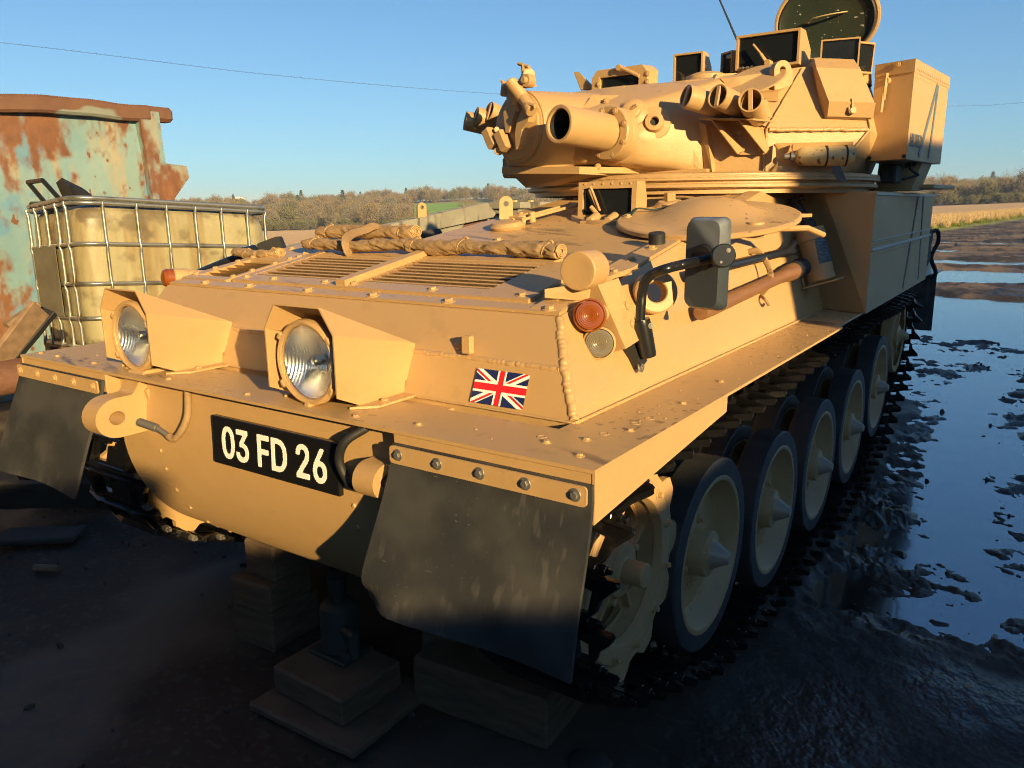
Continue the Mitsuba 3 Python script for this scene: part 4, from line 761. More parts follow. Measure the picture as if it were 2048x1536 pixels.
# fire bottle on the cheek
FB = thing(TU + '__gas_bottle', None, None); tag(FB, 'small tan gas bottle strapped to the lower turret cheek')
f0, f1 = V(.668, -.470, 1.628), V(.845, -.365, 1.628); fd = unit(f1 - f0)
Lb = np.linalg.norm(f1 - f0)
add('cylinder', xf(lathe([(0, -.035), (.012, -.033), (.026, -.024), (.034, -.008), (.037, .012), (.037, Lb - .024), (.032, Lb - .014), (0, Lb - .01)], f0 + fd * .03, fd, 36), TM), 'bottle_paint', FB, smooth=35)
add('strap', xf(cat(*[lathe([(.0375, -.003), (.0405, -.003), (.0405, .003), (.0375, .003)], f0 + fd * t, fd, 36) for t in (.115, .19)]), TM), 'black_dull', FB)
add('valve', xf(cat(rod(f0 - fd * .045, f0 + fd * .0, .013), rod(f0 - fd * .02, f0 - fd * .010, .02)), TM), 'pin_steel', FB)
add('tag', xf(hull(A([f0 + fd * .14 + V(.01, -.04, -.04) + V(0, 0, 0) + fd * a for a in (0, .035)] + [f0 + fd * .17 + V(.01, -.035, -.10) + fd * a for a in (0, .035)] + [f0 + fd * .15 + V(.012, -.037, -.05)])), TM), 'mirror_plastic', FB, smooth=False)
add('bracket', xf(cat(hull(A([f0 - fd * .085 + V(0, .01, .05), f0 - fd * .05 + V(0, -.05, .03), f0 - fd * .08 + V(0, .02, -.01), f0 - fd * .05 + V(0, -.05, -.03), f0 - fd * .09 + V(0, .03, .05)])), hull(A([f0 - fd * .02 + V(0, .02, .05), f0 - fd * .0 + V(0, -.035, .05), f0 + fd * .0 + V(0, -.035, .02), f0 - fd * .02 + V(0, .02, .02), f0 - fd * .03 + V(0, .03, .04)])), hull(A([f0 - fd * .1 + V(0, .0, -.05), f0 - fd * .05 + V(0, -.04, -.02), f0 - fd * .11 + V(0, .0, -.09), f0 - fd * .06 + V(0, -.03, -.06), f0 - fd * .1 + V(0, .02, -.05)])), hull(A([f0 - fd * .09 + V(0, .03, .055), f1 + V(0, .03, .055), f1 + V(0, .05, .02), f0 - fd * .09 + V(0, .05, .02), f0 + V(0, .05, .0)]))), TM), P1, FB, smooth=False)
# stowage box with the name
SB = thing(TU + '__stowage_box', None, None); tag(SB, 'stowage box lettered MILDRED with a narrow triangle on its side')
c1, c2 = V(.945, .087, 0), V(.945, .760, 0)
zb, zt, lid_z = 1.628, 2.034, 2.010
ia, ib = V(.775, .135, 0), V(.70, .80, 0)
bxm = hull(*[(p + V(0, 0, z))[None] for p in (c1, c2, ia, ib) for z in (zb, lid_z)])
add('box', xf(bxm, TM), P1, SB, smooth=False)
ctr = (c1 + c2 + ia + ib) / 4
add('lid', xf(hull(*[(ctr + (p - ctr) * 1.018 + V(0, 0, z))[None] for p in (c1, c2, ia, ib) for z in (lid_z - .028, zt)]), TM), P1, SB, smooth=False)
bs = frame(c1 + V(.0015, 0, 0), [0, 1, 0], [0, 0, 1], [1, 0, 0])
tw = meshkit.text_mesh('MILDRED', .055, .0012); tw.apply_translation([-tw.bounds[0, 0], 0, 0]); tw.apply_scale([.20 / np.ptp(tw.bounds[:, 0]), 1, 1])
add('lettering', xf(tw, TM @ bs @ frame((.035, zb + .055, 0), [1, 0, 0], [0, 1, 0], [0, 0, 1])), 'grey_paint', SB, smooth=False)
trg = unary_union([stripe(((.215, zb + .02), (.435, zb + .345)), .030), stripe(((.405, zb + .02), (.450, zb + .345)), .026)])
add('triangle_mark', xf(prism(trg, (0, 0, 0), (1, 0, 0), (0, 1, 0), .0012), TM @ bs), 'grey_paint', SB, smooth=False)
for i in range(16): bolt(TM @ along(c1 + V(.010, .03 + i * .041, lid_z - .014), (1, 0, 0)), SB, RV, .35)
for i in range(10): bolt(TM @ along(c1 + V(.001, .02 + i * .03, lid_z - .045), (1, 0, 0)), SB, RV, .3)
ld = unit(c1 - ia); ln = unit([ld[1], -ld[0], 0]); ln = ln if ln[1] < 0 else -ln
lp = lambda t, z, h=0: ia + (c1 - ia) * t + ln * h + V(0, 0, z)
add('latch', xf(cat(tube(spline([lp(.35, 1.99, .012), lp(.36, 1.93, .02), lp(.33, 1.88, .016)]), .008, 6), tube([lp(.33, 1.92, .02), lp(.31, 1.83, .02)], .007, 6), rod(lp(.36, 1.96, 0), lp(.36, 1.96, .02), .014)), TM), P1, SB)
for t in (.05, .95): add('corner_bolt', xf(rod(lp(t, zb + .012, 0), lp(t, zb + .012, .008), .008), TM), 'black_dull', SB)
bolt(TM @ along(lp(.6, lid_z + .01, .012), ln), SB, s=.9)
tadd('box_support', cat(hull(A([(.72, .50, 1.50), (.88, .52, 1.50), (.74, .45, 1.63), (.92, .5, 1.63), (.72, .8, 1.50), (.74, .75, 1.63), (.88, .70, 1.50), (.92, .70, 1.63)])), box((.6, .9, 1.52), (.7, .5, .02))))
tadd('strap_block', box((.83, .33, 1.575), (.07, .12, .085), .008), 'black_dull')
tadd('buckle', cat(tube([(.89, .40, 1.60), (.92, .45, 1.57)], .006, 6), tube([(.87, .38, 1.55), (.92, .45, 1.57)], .006, 6), tube([(.88, .40, 1.615), (.90, .44, 1.62)], .012, 6)), 'black_dull')
# aerial
tadd('aerial', cat(tube([(.03, .45, 2.05), (.025, .45, 2.2), (-.20, .48, 2.62)], [.012, .006, .004], 6)), 'steel_dark')
# ------------------------------------------------------------------ things carried on the tank
def canvas_roll(p0, p1, r, seed, label, group=None, ties=(.12, .88), flat=.62):
    p0, p1 = A(p0, float), A(p1, float); n = 90; t = np.linspace(0, 1, n)
    P = p0 + (p1 - p0) * t[:, None]; P += (meshkit.fbm(np.stack([t * 5, 0 * t, 0 * t + seed], -1), 3)[:, None] - .5) * [0, .02, .015]
    rr = r * (1 + .25 * (meshkit.fbm(np.stack([t * 9, 0 * t + 5, 0 * t + seed], -1), 3) - .5))
    for q in ties: rr = rr * (1 - .07 * np.exp(-((t - q) / .012) ** 2))
    rr[0] *= .9; rr[-1] *= .9
    m = tube(P, rr, 40, flat, up=[0, 0, 1]); m = ripple(m, .0045, 13, seed); m = ripple(m, .0022, 45, seed + 1); m = ripple(m, .0008, 130, seed + 2)
    vv_ = m.vertices; dd_ = unit(p1 - p0); s_ = (vv_ - p0) @ dd_; nn_ = m.vertex_normals; ph = np.arctan2(nn_[:, 2], nn_ @ unit(np.cross(dd_, [0, 0, 1])))
    m.vertices = vv_ + nn_ * ((meshkit.fbm(np.stack([s_ * 34 + ph * 1.3, ph * 1.1 + 9, 0 * ph + seed], -1), 3) - .5) * .011)[:, None]
    k = key_for('canvas_roll'); tag(k, label, 'canvas roll', group)
    add('cloth', m, 'canvas', k, smooth=True)
    # spiral end, folded layers
    d = unit(p1 - p0); x = unit(np.cross(d, [0, 0, 1])); y = np.cross(x, d)
    th = np.linspace(0, 2 * np.pi * 3.2, 110); rs = r * (.95 - .75 * th / th[-1])
    add('folded_end', tube([P[-1] + d * .004 + (x * math.cos(q) + y * math.sin(q) * flat) * s for q, s in zip(th, rs)], .0028, 5), 'weld_paint', k, smooth=True)
    for q in ties:
        i = int(q * n); c = P[i]
        a_ = np.linspace(0, 2 * np.pi, 26); add('cord', cat(tube([c + (x * math.cos(b) + y * math.sin(b) * flat) * (rr[i] + .0015) + d * .01 * math.sin(b) for b in a_], .0022, 5, cap=False), tube(spline([c + y * rr[i] * flat, c + y * (rr[i] * flat + .007) + d * .008, c + y * (rr[i] * flat + .004) + d * .018, c + y * (rr[i] * flat + .001) + d * .016]), .004, 5)), 'weld_paint', k, smooth=True)
    return k
canvas_roll(deck(-.80, 1.10, .030), deck(-.29, 1.115, .030), .036, 1, 'clean sand canvas roll lying highest up the deck, behind the louvres', flat=.7)
canvas_roll(deck(-.60, .845, .038), deck(-.03, .865, .040), .032, 2, 'sand canvas roll along the rear edge of the louvres, left of the muddy one', ties=(.08, .93))
canvas_roll(deck(-.10, .870, .040), deck(.51, .865, .036), .034, 3, 'mud spattered canvas roll on the right half of the louvre edge', ties=(.05, .38, .92), flat=.7)
canvas_roll(deck(-.905, .750, .020), deck(-.665, .765, .020), .028, 4, 'short canvas roll at the far edge of the deck beside the small louvre', ties=(.3, .85))
LB = V(-.425, 0, 0)
k = key_for('canvas_strap'); tag(k, 'looped sand canvas strap hanging over two rolls on the deck', 'strap')
scene[k] = mikit.ply(tube(spline([deck(-.35, .825, .010), deck(-.345, .806, .035), deck(-.36, .825, .066), deck(-.40, .90, .070), deck(-.44, 1.00, .062), deck(-.46, 1.08, .060), deck(-.46, 1.14, .03)]), .018, 8, .14, up=[1, 0, 0]), 'canvas', smooth=True)
k = key_for('pry_bar'); tag(k, 'black steel bar with a forked end along the hull side', 'pry bar')
d0, d1 = side(1.02, 1.228, .045), side(2.02, 1.243, .05)
scene[k] = mikit.ply(cat(tube([d0, d1], .0165, 14), tube(spline([d1 - (d1 - d0) * .03, d1 + V(0, .05, .012), d1 + V(0, .10, .034)]), [.016] * 16 + [.011], 10), tube(spline([d1 - (d1 - d0) * .03, d1 + V(0, .06, -.004), d1 + V(0, .13, -.006)]), [.016] * 16 + [.011], 10)), 'black_paint', smooth=True)
k = key_for('tool_handle'); tag(k, 'wooden tool handle with a black end strapped to the hull side', 'tool handle')
h0, h1 = side(1.00, 1.118, .045), side(2.03, 1.165, .048); hv = unit(h1 - h0); hl = np.linalg.norm(h1 - h0)
scene[k + '__shaft'] = mikit.ply(lathe([(0, 0), (.022, .004), (.024, .1), (.023, hl * .55), (.024, hl - .2), (.030, hl - .10), (.034, hl - .06), (.034, hl), (0, hl)], h0, hv, 28), 'wood_handle', smooth=35)
scene[k + '__socket'] = mikit.ply(lathe([(0, .0), (.030, 0), (.036, .004), (.036, .09), (.04, .10), (.04, .13), (0, .13)], h1, hv, 28), 'black_dull', smooth=35)
k = key_for('extinguisher_can'); tag(k, 'tan canister with a dark label standing in a bracket before the bin', 'extinguisher')
e0, e1 = V(.945, 2.30, 1.125), V(.880, 2.30, 1.325); ev = unit(e1 - e0); el_ = np.linalg.norm(e1 - e0)
scene[k + '__body'] = mikit.ply(lathe([(0, 0), (.050, 0), (.054, .004), (.054, el_ - .035), (.060, el_ - .033), (.060, el_ - .004), (.057, el_ - .003), (.057, el_ + .014), (.03, el_ + .018), (0, el_ + .018)], e0, ev, 44), P1, smooth=30)
lm = lathe([(.0545, .07), (.0545, .19)], e0, ev, 60); fc_ = lm.triangles_center - e0; ax = unit(V(.45, -.85, 0)); rad = fc_ - np.outer(fc_ @ ev, ev); lm.update_faces((rad / np.linalg.norm(rad, axis=1)[:, None]) @ unit(ax + V(.9, .2, 0)) > .72)
scene[k + '__label'] = mikit.ply(lm, 'label_print', smooth=True)
scene[k + '__head'] = mikit.ply(cat(rod(e1 + ev * .01, e1 + ev * .05, .03), tube(spline([e1 + ev * .04, e1 + V(-.05, 0, .09), e1 + V(-.085, .01, .135)]), [.022] * 16 + [.018], 10), tube([e1 + V(-.11, .0, .125), e1 + V(-.04, .01, .145)], .011, 8)), 'black_dull', smooth=True)
scene[k + '__bracket'] = mikit.ply(cat(hull(*[(e0 + V(.0, 0, -.006) + unit(np.cross(ev, [0, 1, 0])) * x + V(0, y, 0) + ev * z)[None] for x in (-.075, .07) for y in (-.065, .06) for z in (-.008, -.002)]), hull(*[(e0 + unit(np.cross(ev, [0, 1, 0])) * x + V(0, y, 0) + ev * z)[None] for x in (.068, .075) for y in (-.03, .03) for z in (-.004, .20)])), P1)

# ------------------------------------------------------------------ jack, boards and blocks under the nose
GZ = -.045
def timber(name, label, c, d, rz=0, mt='timber', cat_='timber block', group=None, tilt=(0, 0)):
    k = key_for(name); tag(k, label, cat_, group)
    m = box((0, 0, 0), d, .008); m = ripple(dense(m, max(d) / 9), .006, 11, len(TAKEN))
    M = trimesh.transformations.euler_matrix(tilt[0], tilt[1], rz); M[:3, 3] = c
    scene[k] = mikit.ply(xf(m, M), mt, smooth=40); return k
timber('ground_board', 'thin wide board lying flat on the mud under the jack blocks', (.095, .26, GZ + .018), (.43, .37, .030), .03, cat_='board')
timber('jack_block', 'thick timber block carrying the bottle jack', (.070, .265, GZ + .080), (.31, .25, .090), -.03)
timber('timber_block', 'lowest dark timber in the stack left of the jack', (-.405, .42, .03), (.20, .22, .15), .05)
timber('timber_block', 'pale timber with lit end in the stack left of the jack', (-.395, .40, .157), (.19, .20, .10), .10)
timber('timber_block', 'second timber from the top of the stack left of the jack', (-.375, .43, .274), (.15, .18, .13), .02)
timber('timber_block', 'topmost timber in the stack left of the jack, against the hull', (-.36, .50, .366), (.12, .18, .05), .0)
timber('timber_block', 'tall timber standing behind the jack under the near mudflap', (.30, .62, .13), (.22, .24, .36), .3)
timber('timber_block', 'wide dark timber behind the jack, lying under the near mudflap', (.50, .52, .04), (.46, .26, .16), .08)
BJ = thing('bottle_jack', 'dark green bottle jack holding up the nose of the tank', 'jack')
jc, jz = V(.035, .315, 0), GZ + .126
jl = lambda p: [(r, z + jz) for r, z in p]
add('body', lathe(jl([(0, .015), (.050, .015), (.058, .022), (.058, .15), (.055, .165), (.040, .178), (.030, .180), (0, .18)]), jc, n=40), 'jack_green', BJ, smooth=35)
add('base', cat(box(jc + V(0, 0, jz + .0085), (.16, .13, .015), .004), rod(jc + V(.05, -.03, jz + .03), jc + V(.075, -.05, jz + .03), .014)), 'jack_green', BJ)
add('ram', cat(lathe(jl([(.027, .175), (.027, .235), (.030, .237), (.030, .26), (.022, .262), (.022, .285), (0, .287)]), jc, n=28), *[lathe(jl([(.0215, z), (.024, z + .002), (.0215, z + .004)]), jc, n=24) for z in np.arange(.264, .284, .006)]), 'steel_dark', BJ)
add('pump', cat(rod(jc + V(.085, -.02, jz + .02), jc + V(.08, -.02, jz + .10), .018), rod(jc + V(.05, -.03, jz + .11), jc + V(.12, -.05, jz + .115), .014)), 'jack_green', BJ)
scene['green_web'] = {'type': 'twosided', 'bsdf': {'type': 'principled', 'base_color': {'type': 'rgb', 'value': [.03, .055, .035]}, 'roughness': .7}}
mat('bin_trim', (.36, .36, .30), .4)
mat('hub_grey', (.30, .235, .17), .35)
mat('label_print', lambda p, n, uv: mix((.045, .06, .075), (.10, .12, .14), smoothstep(.5, .6, noise(p.y * 90, p.x * 90, p.z * 160))), .4)

# ------------------------------------------------------------------ terrain
WATER = -.075
def smooth(a, b, x): t = np.clip((x - a) / (b - a), 0, 1); return t * t * (3 - 2 * t)
AZ = A([-180, -90, -51.2, -36.5, -20, -6.5, -1.8, 10, 60, 180.]); ES = A([-.02, -.028, -.0266, -.0244, -.013, -.0045, -.0016, .0, -.01, -.02]); RS = A([0., -.5, 1.6, 5.0, 5.2, 5.4, 6.0, 6.5, 3, 0.])
RE = 185.
def field_edge(y): return -3.2 + (y - 43.6) * .133
def puddle_mask(x, y):
    """how far the yard is worn down into wet hollows"""
    wob = (meshkit.fbm(np.stack([x * .35, y * .22, 0 * x + 3], -1), 3) - .5)
    yy = y + wob * 3.0
    big = smooth(8.4, 9.4, yy) * (1 - smooth(13.4, 14.2, yy)); mid = smooth(15.9, 16.6, yy) * (1 - smooth(19.2, 20.2, yy))
    far = smooth(20.9, 21.5, yy) * (1 - smooth(22.5, 23.2, yy)) + smooth(25.5, 26.3, yy) * (1 - smooth(27.3, 28.2, yy)) + .8 * smooth(31.5, 33, yy) * (1 - smooth(33.6, 34.6, yy))
    near = smooth(1.2, 2.0, y) * (1 - smooth(8.4, 9.4, yy))
    return big, mid + far, near
def height(x, y):
    dx, dy = x - CAM[0], y - CAM[1]; r = np.hypot(dx, dy); az = np.degrees(np.arctan2(dx, dy))
    ze = CAM[2] + RE * np.interp(az, AZ, ES); zr = np.interp(az, AZ, RS)
    z = -.045 + (ze + .045) * smooth(20, RE, r) + (zr - ze) * smooth(RE + 10, 380, r) - .02 * np.maximum(r - 420, 0)
    yard = smooth(0, 1.5, x - field_edge(y)) * (1 - smooth(60, 80, r))
    q = lambda s, k: meshkit.fbm(np.stack([x * s, y * s, 0 * x + k], -1), 4) - .5
    n1, n2, n3, n4 = q(.9, 1), q(3.2, 7), q(9., 9), q(26., 5)
    wet = smooth(.95, 1.10, x + .3 * n2) * smooth(.9, 1.8, y)
    wet = np.maximum(wet, smooth(4.9, 5.6, y) * smooth(-6, -3, x))
    big, oth, near = puddle_mask(x, y)
    dryz = .018 * n1 + .018 * n2 + .010 * n3
    mud = -.0305 + .04 * n1 + .05 * n2 + .055 * n3 + .035 * n4
    ru = np.exp(-((x - 1.45 - .10 * np.sin(y * .9)) / .14) ** 2) * .05 * smooth(2, 3, y) * (1 - smooth(6.5, 8, y))
    wz = mud * near + (1 - near) * (.03 + .05 * n1 + .06 * n2 + .025 * n3) - ru
    wz = wz * (1 - np.clip(big + oth, 0, 1)) + np.clip(big + oth, 0, 1) * (-.085 + .13 * n1 + .05 * n2 + .02 * n3)
    z = z + yard * (dryz * (1 - wet) + wz * wet) + (1 - yard) * (.12 * n1 + .05 * n2) * (1 - smooth(40, 120, r)) 
    under = (1 - smooth(.80, 1.0, np.abs(x))) * smooth(.3, .8, y) * (1 - smooth(4.6, 5.2, y))
    return np.where(under > 0, z * (1 - under) + under * np.clip(z, -.085, -.05), z)
azs = np.unique(np.r_[np.linspace(-180, -73, 40), np.linspace(-73, -10, 300), np.linspace(-10, 3, 210), np.linspace(3, 180, 50)])
rs = np.r_[0.02, .3, .7, np.geomspace(1.0, 30, 620), np.geomspace(30.4, 1500, 130)]
aa, rr_ = np.meshgrid(np.radians(azs), rs, indexing='ij')
gx, gy = CAM[0] + rr_ * np.sin(aa), CAM[1] + rr_ * np.cos(aa); gz_ = height(gx, gy)
n_, m_ = gx.shape
I = np.arange(n_ * m_).reshape(n_, m_); quad = np.stack([I[:-1, :-1], I[1:, :-1], I[1:, 1:], I[:-1, 1:]], -1).reshape(-1, 4)[:, ::-1]
gm = (np.stack([gx, gy, gz_], -1).reshape(-1, 3), quad)
def groundcol(p, n, uv):
    xe = p.x + 3.2 - (p.y - 43.6) * .133 + 1.2 * (noise(p.x * .5, p.y * .5) - .5)
    fld = 1 - smoothstep(-.6, .6, xe)
    r = dr.sqrt(dr.square(p.x - 1.74) + dr.square(p.y + 1.2))
    mud = mix((.020, .016, .013), (.055, .041, .030), fbm(p.x * 5, p.y * 5, p.z * 9, 4)); mud = mix(mud, (.10, .08, .06), smoothstep(.72, .82, noise(p.x * 60, p.y * 60)) * .3)
    mud = mix(mud, (.105, .085, .065), smoothstep(.52, .66, fbm(p.x * 1.3 + 2, p.y * 1.3, 5, 3)) * (1 - smoothstep(.6, 1.2, p.x)) * .8); mud = mix(mud, (.20, .135, .085), smoothstep(9., 16., p.y) * smoothstep(.5, .62, fbm(p.x * 1.5, p.y * 1.5, 3, 3)) * .55)
    st = fbm(p.x * .7, p.y * .7, 0, 4); fine = noise(p.x * 9, p.y * 9)
    straw = mix((.26, .175, .095), (.40, .275, .155), st * .6 + fine * .4)
    verge = mix((.10, .13, .035), (.22, .20, .07), fine); straw = mix(straw, verge, smoothstep(-3.2, -1.0, xe))
    hill = smoothstep(186., 200., r); scrub = mix((.10, .075, .04), (.20, .15, .08), fbm(p.x * .2, p.y * .2, 0, 3))
    straw = mix(straw, scrub, hill)
    return mix(mud, straw, fld)
mat('earth', groundcol, lambda p, n, uv: dr.select(p.x > -3.2 + (p.y - 43.6) * .133, .72 - .34 * smoothstep(.35, .65, fbm(p.x * 3, p.y * 3, 2, 3)) * smoothstep(.7, 1.3, p.x), .9), spec=.45,
    bump=(lambda p, n, uv: (fbm(p.x * 24, p.y * 24, 0, 3) * 1.6 + noise(p.x * 110, p.y * 110) * .5) * (.35 + .25 * smoothstep(.9, 1.4, p.x)), .004, .010))
scene['ground'] = mikit.ply(gm, 'earth', smooth=True); tag('ground', 'dark muddy yard with stubble field and hill beyond', kind='structure')
scene['water_bsdf'] = {'type': 'blendbsdf', 'weight': .25, 'a': {'type': 'principled', 'base_color': {'type': 'rgb', 'value': [.016, .013, .010]}, 'roughness': .045, 'specular': .9}, 'b': {'type': 'roughconductor', 'alpha': .03, 'specular_reflectance': {'type': 'rgb', 'value': [.8, .85, .9]}}}
scene['water_ripple'] = {'type': 'bumpmap', 'arbitrary': proc(lambda p, n, uv: fbm(p.x * 5, p.y * 9, 0, 3), eps=.01), 'scale': .0012, 'bsdf': scene.pop('water_bsdf')}
scene['puddle_water'] = mikit.ply((A([[-7, .9, WATER], [40, .9, WATER], [40, 40, WATER], [-7, 40, WATER]]), A([[0, 1, 2, 3]])), 'water_ripple'); tag('puddle_water', 'still puddle water lying in the mud', kind='structure')
# stones and clods
st = trimesh.creation.icosphere(1); st = ripple(st, .25, 1.4, 2)
scene['stone_shape'] = {'type': 'shapegroup', 'stone': mikit.ply(st, 'timber_grey', smooth=False)}
mat('timber_grey', (.048, .042, .036), .8)
cnt = 0
for i in range(300):
    if i < 120: x, y = rng.uniform(-2.6, .9), rng.uniform(-.6, .9)
    else: x, y = rng.uniform(1.1, 2.2), rng.uniform(1.5, 9)
    s = rng.gamma(1.6, .0032) + .003; cnt += 1
    scene[f'pebbles__{cnt:03d}'] = {'type': 'instance', 'shapegroup': {'type': 'ref', 'id': 'stone_shape'}, 'to_world': T4((frame((x, y, float(height(A([x]), A([y]))[0]) + s * .2), [1, 0, 0], [0, 1, 0], [0, 0, 1]) @ trimesh.transformations.euler_matrix(*rng.uniform(0, 6, 3)) @ np.diag([s * 1.4, s, s * .7, 1])).tolist())}
tag('pebbles', 'small stones and clods scattered over the mud', 'stones', kind='stuff')

# ------------------------------------------------------------------ liquid container (cage with a plastic tank)
ex, el = V(math.sin(.175), math.cos(.175), -.058), V(-math.cos(.175), math.sin(.175), -.060)
IB = frame(V(-3.25, 1.33, 0), ex, el, [0, 0, 1])
IT = thing('liquid_container', 'dirty yellow plastic liquid container in a galvanised tube cage', 'container')
LX, LY, ZT = 1.32, 1.02, 1.525
def ring_path(r, inset=0, n=9):
    P = []
    for cx_, cy_, a0 in ((r, r, 180), (LX - r, r, 270), (LX - r, LY - r, 0), (r, LY - r, 90)):
        for t in np.linspace(a0, a0 + 90, n): P.append((cx_ + (r - inset) * math.cos(math.radians(t)), cy_ + (r - inset) * math.sin(math.radians(t))))
    return P
def ring(z, r=.010, inset=0.):
    P = [(x, y, z) for x, y in ring_path(.13, inset)]; P.append(P[0]); return tube(P, r, 8, cap=False)
for z, r in ((0, .015), (-.029, .013), (-.28, .0135), (-.53, .0135), (-.75, .0135), (-.94, .015)): add('cage_ring', xf(ring(ZT + z, r), IB), 'galvanised', IT, smooth=True)
bars = [(u * LX, -.012) for u in (.13, .285, .43, .575, .715, .86)] + [(u * LX, LY + .012) for u in (.1, .3, .5, .7, .9)] + [(-.012, u * LY) for u in (.10, .28, .50, .72, .90)] + [(LX + .012, u * LY) for u in (.1, .3, .5, .7, .9)]
for x, y in bars:
    z = np.linspace(ZT - .95, ZT - .02, 60); f = [0, .19, .41, .66, .92]
    k = np.minimum.reduce([np.abs(z - (ZT - .95 + q)) for q in f]); w = .010 * np.exp(-(k / .02) ** 2)
    inx, iny = (1 if x < 0 else -1 if x > LX else 0), (1 if y < 0 else -1 if y > LY else 0)
    add('cage_bar', xf(tube(np.stack([x - inx * w + inx * .004, y - iny * w + iny * .004, z], -1), .0115 - .005 * np.exp(-(k / .012) ** 2), 8), IB), 'galvanised', IT, smooth=True)
secs = []
prof = [(.0, .08), (.0, .035), (.06, .012), (.5, .0), (.82, .006), (.885, .03), (.92, .075), (.935, .14), (.94, .24)]
zs = np.interp(np.linspace(0, len(prof) - 1, 40), range(len(prof)), [p[0] for p in prof]); ins = np.interp(np.linspace(0, len(prof) - 1, 40), range(len(prof)), [p[1] for p in prof])
base = A(ring_path(.13, 0, 10)); dn = []
seg_ = np.linspace(0, 1, 200); per = np.r_[0, np.cumsum(np.linalg.norm(np.diff(np.vstack([base, base[:1]]), axis=0), axis=1))]; bb = np.vstack([base, base[:1]])
b2 = np.stack([np.interp(seg_[:-1] * per[-1], per, bb[:, k]) for k in (0, 1)], -1); cc = A([LX / 2, LY / 2])
vs = []
for z, i_ in zip(zs, ins):
    d_ = b2 - cc; sc = 1 - (i_ * .8 + .012) / np.maximum(np.abs(d_[:, 0]) / (LX / 2), np.abs(d_[:, 1]) / (LY / 2)) / .55
    bul = .005 * np.abs(np.sin(seg_[:-1] * per[-1] / .17 * np.pi))
    vs.append(np.c_[cc + d_ * (sc + bul * (z > .03) / .6)[:, None], np.full(len(b2), ZT - .955 + z)])
vs.append(np.r_[cc, ZT - .955 + .942][None]); vv = np.vstack(vs); N = len(b2); f = []
for i in range(len(zs) - 1):
    for j in range(N): k = (j + 1) % N; f += [(i * N + j, i * N + k, (i + 1) * N + k), (i * N + j, (i + 1) * N + k, (i + 1) * N + j)]
for j in range(N): f.append(((len(zs) - 1) * N + j, (len(zs) - 1) * N + (j + 1) % N, len(vv) - 1))
def tankcol(p, n, uv):
    a_ = fbm(p.x * 3, p.y * 3, p.z * 2.2, 4); st_ = fbm(p.x * 16, p.y * 16, p.z * 1.6, 3); bl_ = fbm(p.x * 7 + 3, p.y * 7, p.z * 7, 4)
    c = mix((.235, .205, .115), (.335, .305, .19), a_); c = mix(c, (.20, .14, .065), smoothstep(.42, .72, st_) * .8)
    return mix(c, (.10, .075, .045), smoothstep(.50, .72, bl_) * .8)
mat('tank_plastic', tankcol, .42)
add('plastic_tank', xf(trimesh.Trimesh(vv, f, process=False), IB), 'tank_plastic', IT, smooth=True)
add('label_plate', xf(box((-.026, .60, ZT - .515), (.004, .50, .46), .001), IB), 'dull_plate', IT, smooth=False)
mat('dull_plate', lambda p, n, uv: mix((.20, .20, .15), (.12, .115, .085), fbm(p.x * 5, p.y * 5, p.z * 9, 3)), .5, metal=.3)
add('pallet', xf(cat(*[box((LX / 2, y, ZT - 1.06), (LX, .12, .20), .005) for y in (.06, .5, .94)], box((LX / 2, LY / 2, ZT - .965), (LX, LY, .02))), IB), 'old_wood', IT, smooth=False)
timber('support_block', 'low concrete block carrying the liquid container off the ground', IB[:3, 3] + ex * .66 + el * .5 + V(0, 0, .17), (1.05, 1.25, .42), -.175, 'timber_grey', 'block')
FT = thing('folding_frame', 'black plastic frame and ribbed hose lying on top of the liquid container', 'frame')
q = lambda x, y, z: (IB @ V(x, y, z, 1))[:3]
add('frame', cat(*[tube([q(*a_), q(*b_)], .016, 8) for a_, b_ in (((.10, .86, ZT + .02), (.05, 1.03, ZT + .18)), ((.05, 1.03, ZT + .18), (.08, .80, ZT + .175)), ((.08, .80, ZT + .175), (.14, .60, ZT + .0)))], box(q(.15, .75, ZT + .01), (.22, .3, .05), .01)), 'black_paint', FT)
add('hose', cat(tube(spline([q(.16, .62, ZT + .11), q(.18, .50, ZT + .09), q(.2, .38, ZT + .04), q(.22, .30, ZT - .02)]), .04, 12), hull(*[q(*a_)[None] for a_ in ((.12, .66, ZT + .15), (.12, .52, ZT + .17), (.14, .42, ZT + .03), (.14, .60, ZT + .02), (.2, .66, ZT + .12), (.2, .52, ZT + .13), (.2, .42, ZT), (.2, .6, ZT))])), 'black_dull', FT)

# ------------------------------------------------------------------ skip
SKX = -5.15
SK = thing('waste_skip', 'rusty pale blue steel skip behind the liquid container', 'skip')
def skipcol(p, n, uv):
    a_ = fbm(p.y * 1.9 + 3, p.z * 1.3, p.x, 4); b_ = fbm(p.y * 5, p.z * 2.0, p.x * 5 + 4, 4); d_ = fbm(p.y * 17, p.z * 11, p.x * 17, 3); drip = fbm(p.y * 9, p.z * .9, 7, 3)
    c = mix((.10, .225, .295), (.23, .285, .25), b_); c = mix(c, (.07, .20, .34), smoothstep(.56, .66, fbm(p.y * 3 + 8, p.z * 3, 0, 3)) * .6)
    rust = mix((.235, .10, .042), (.10, .045, .026), d_)
    c = mix(c, (.32, .225, .115), smoothstep(.46, .64, b_ * .5 + drip * .5) * .7)
    return mix(c, rust, dr.clip(smoothstep(.44, .55, a_ * .45 + d_ * .25 + drip * .15 + b_ * .15) + smoothstep(.70, .74, d_) * .8, 0, 1))
mat('skip_paint', skipcol, .6, bump=(lambda p, n, uv: fbm(p.x * 20, p.y * 20, p.z * 20, 3) + 3 * fbm(p.x * 2, p.y * 2, p.z * 2, 2), .004, .006))
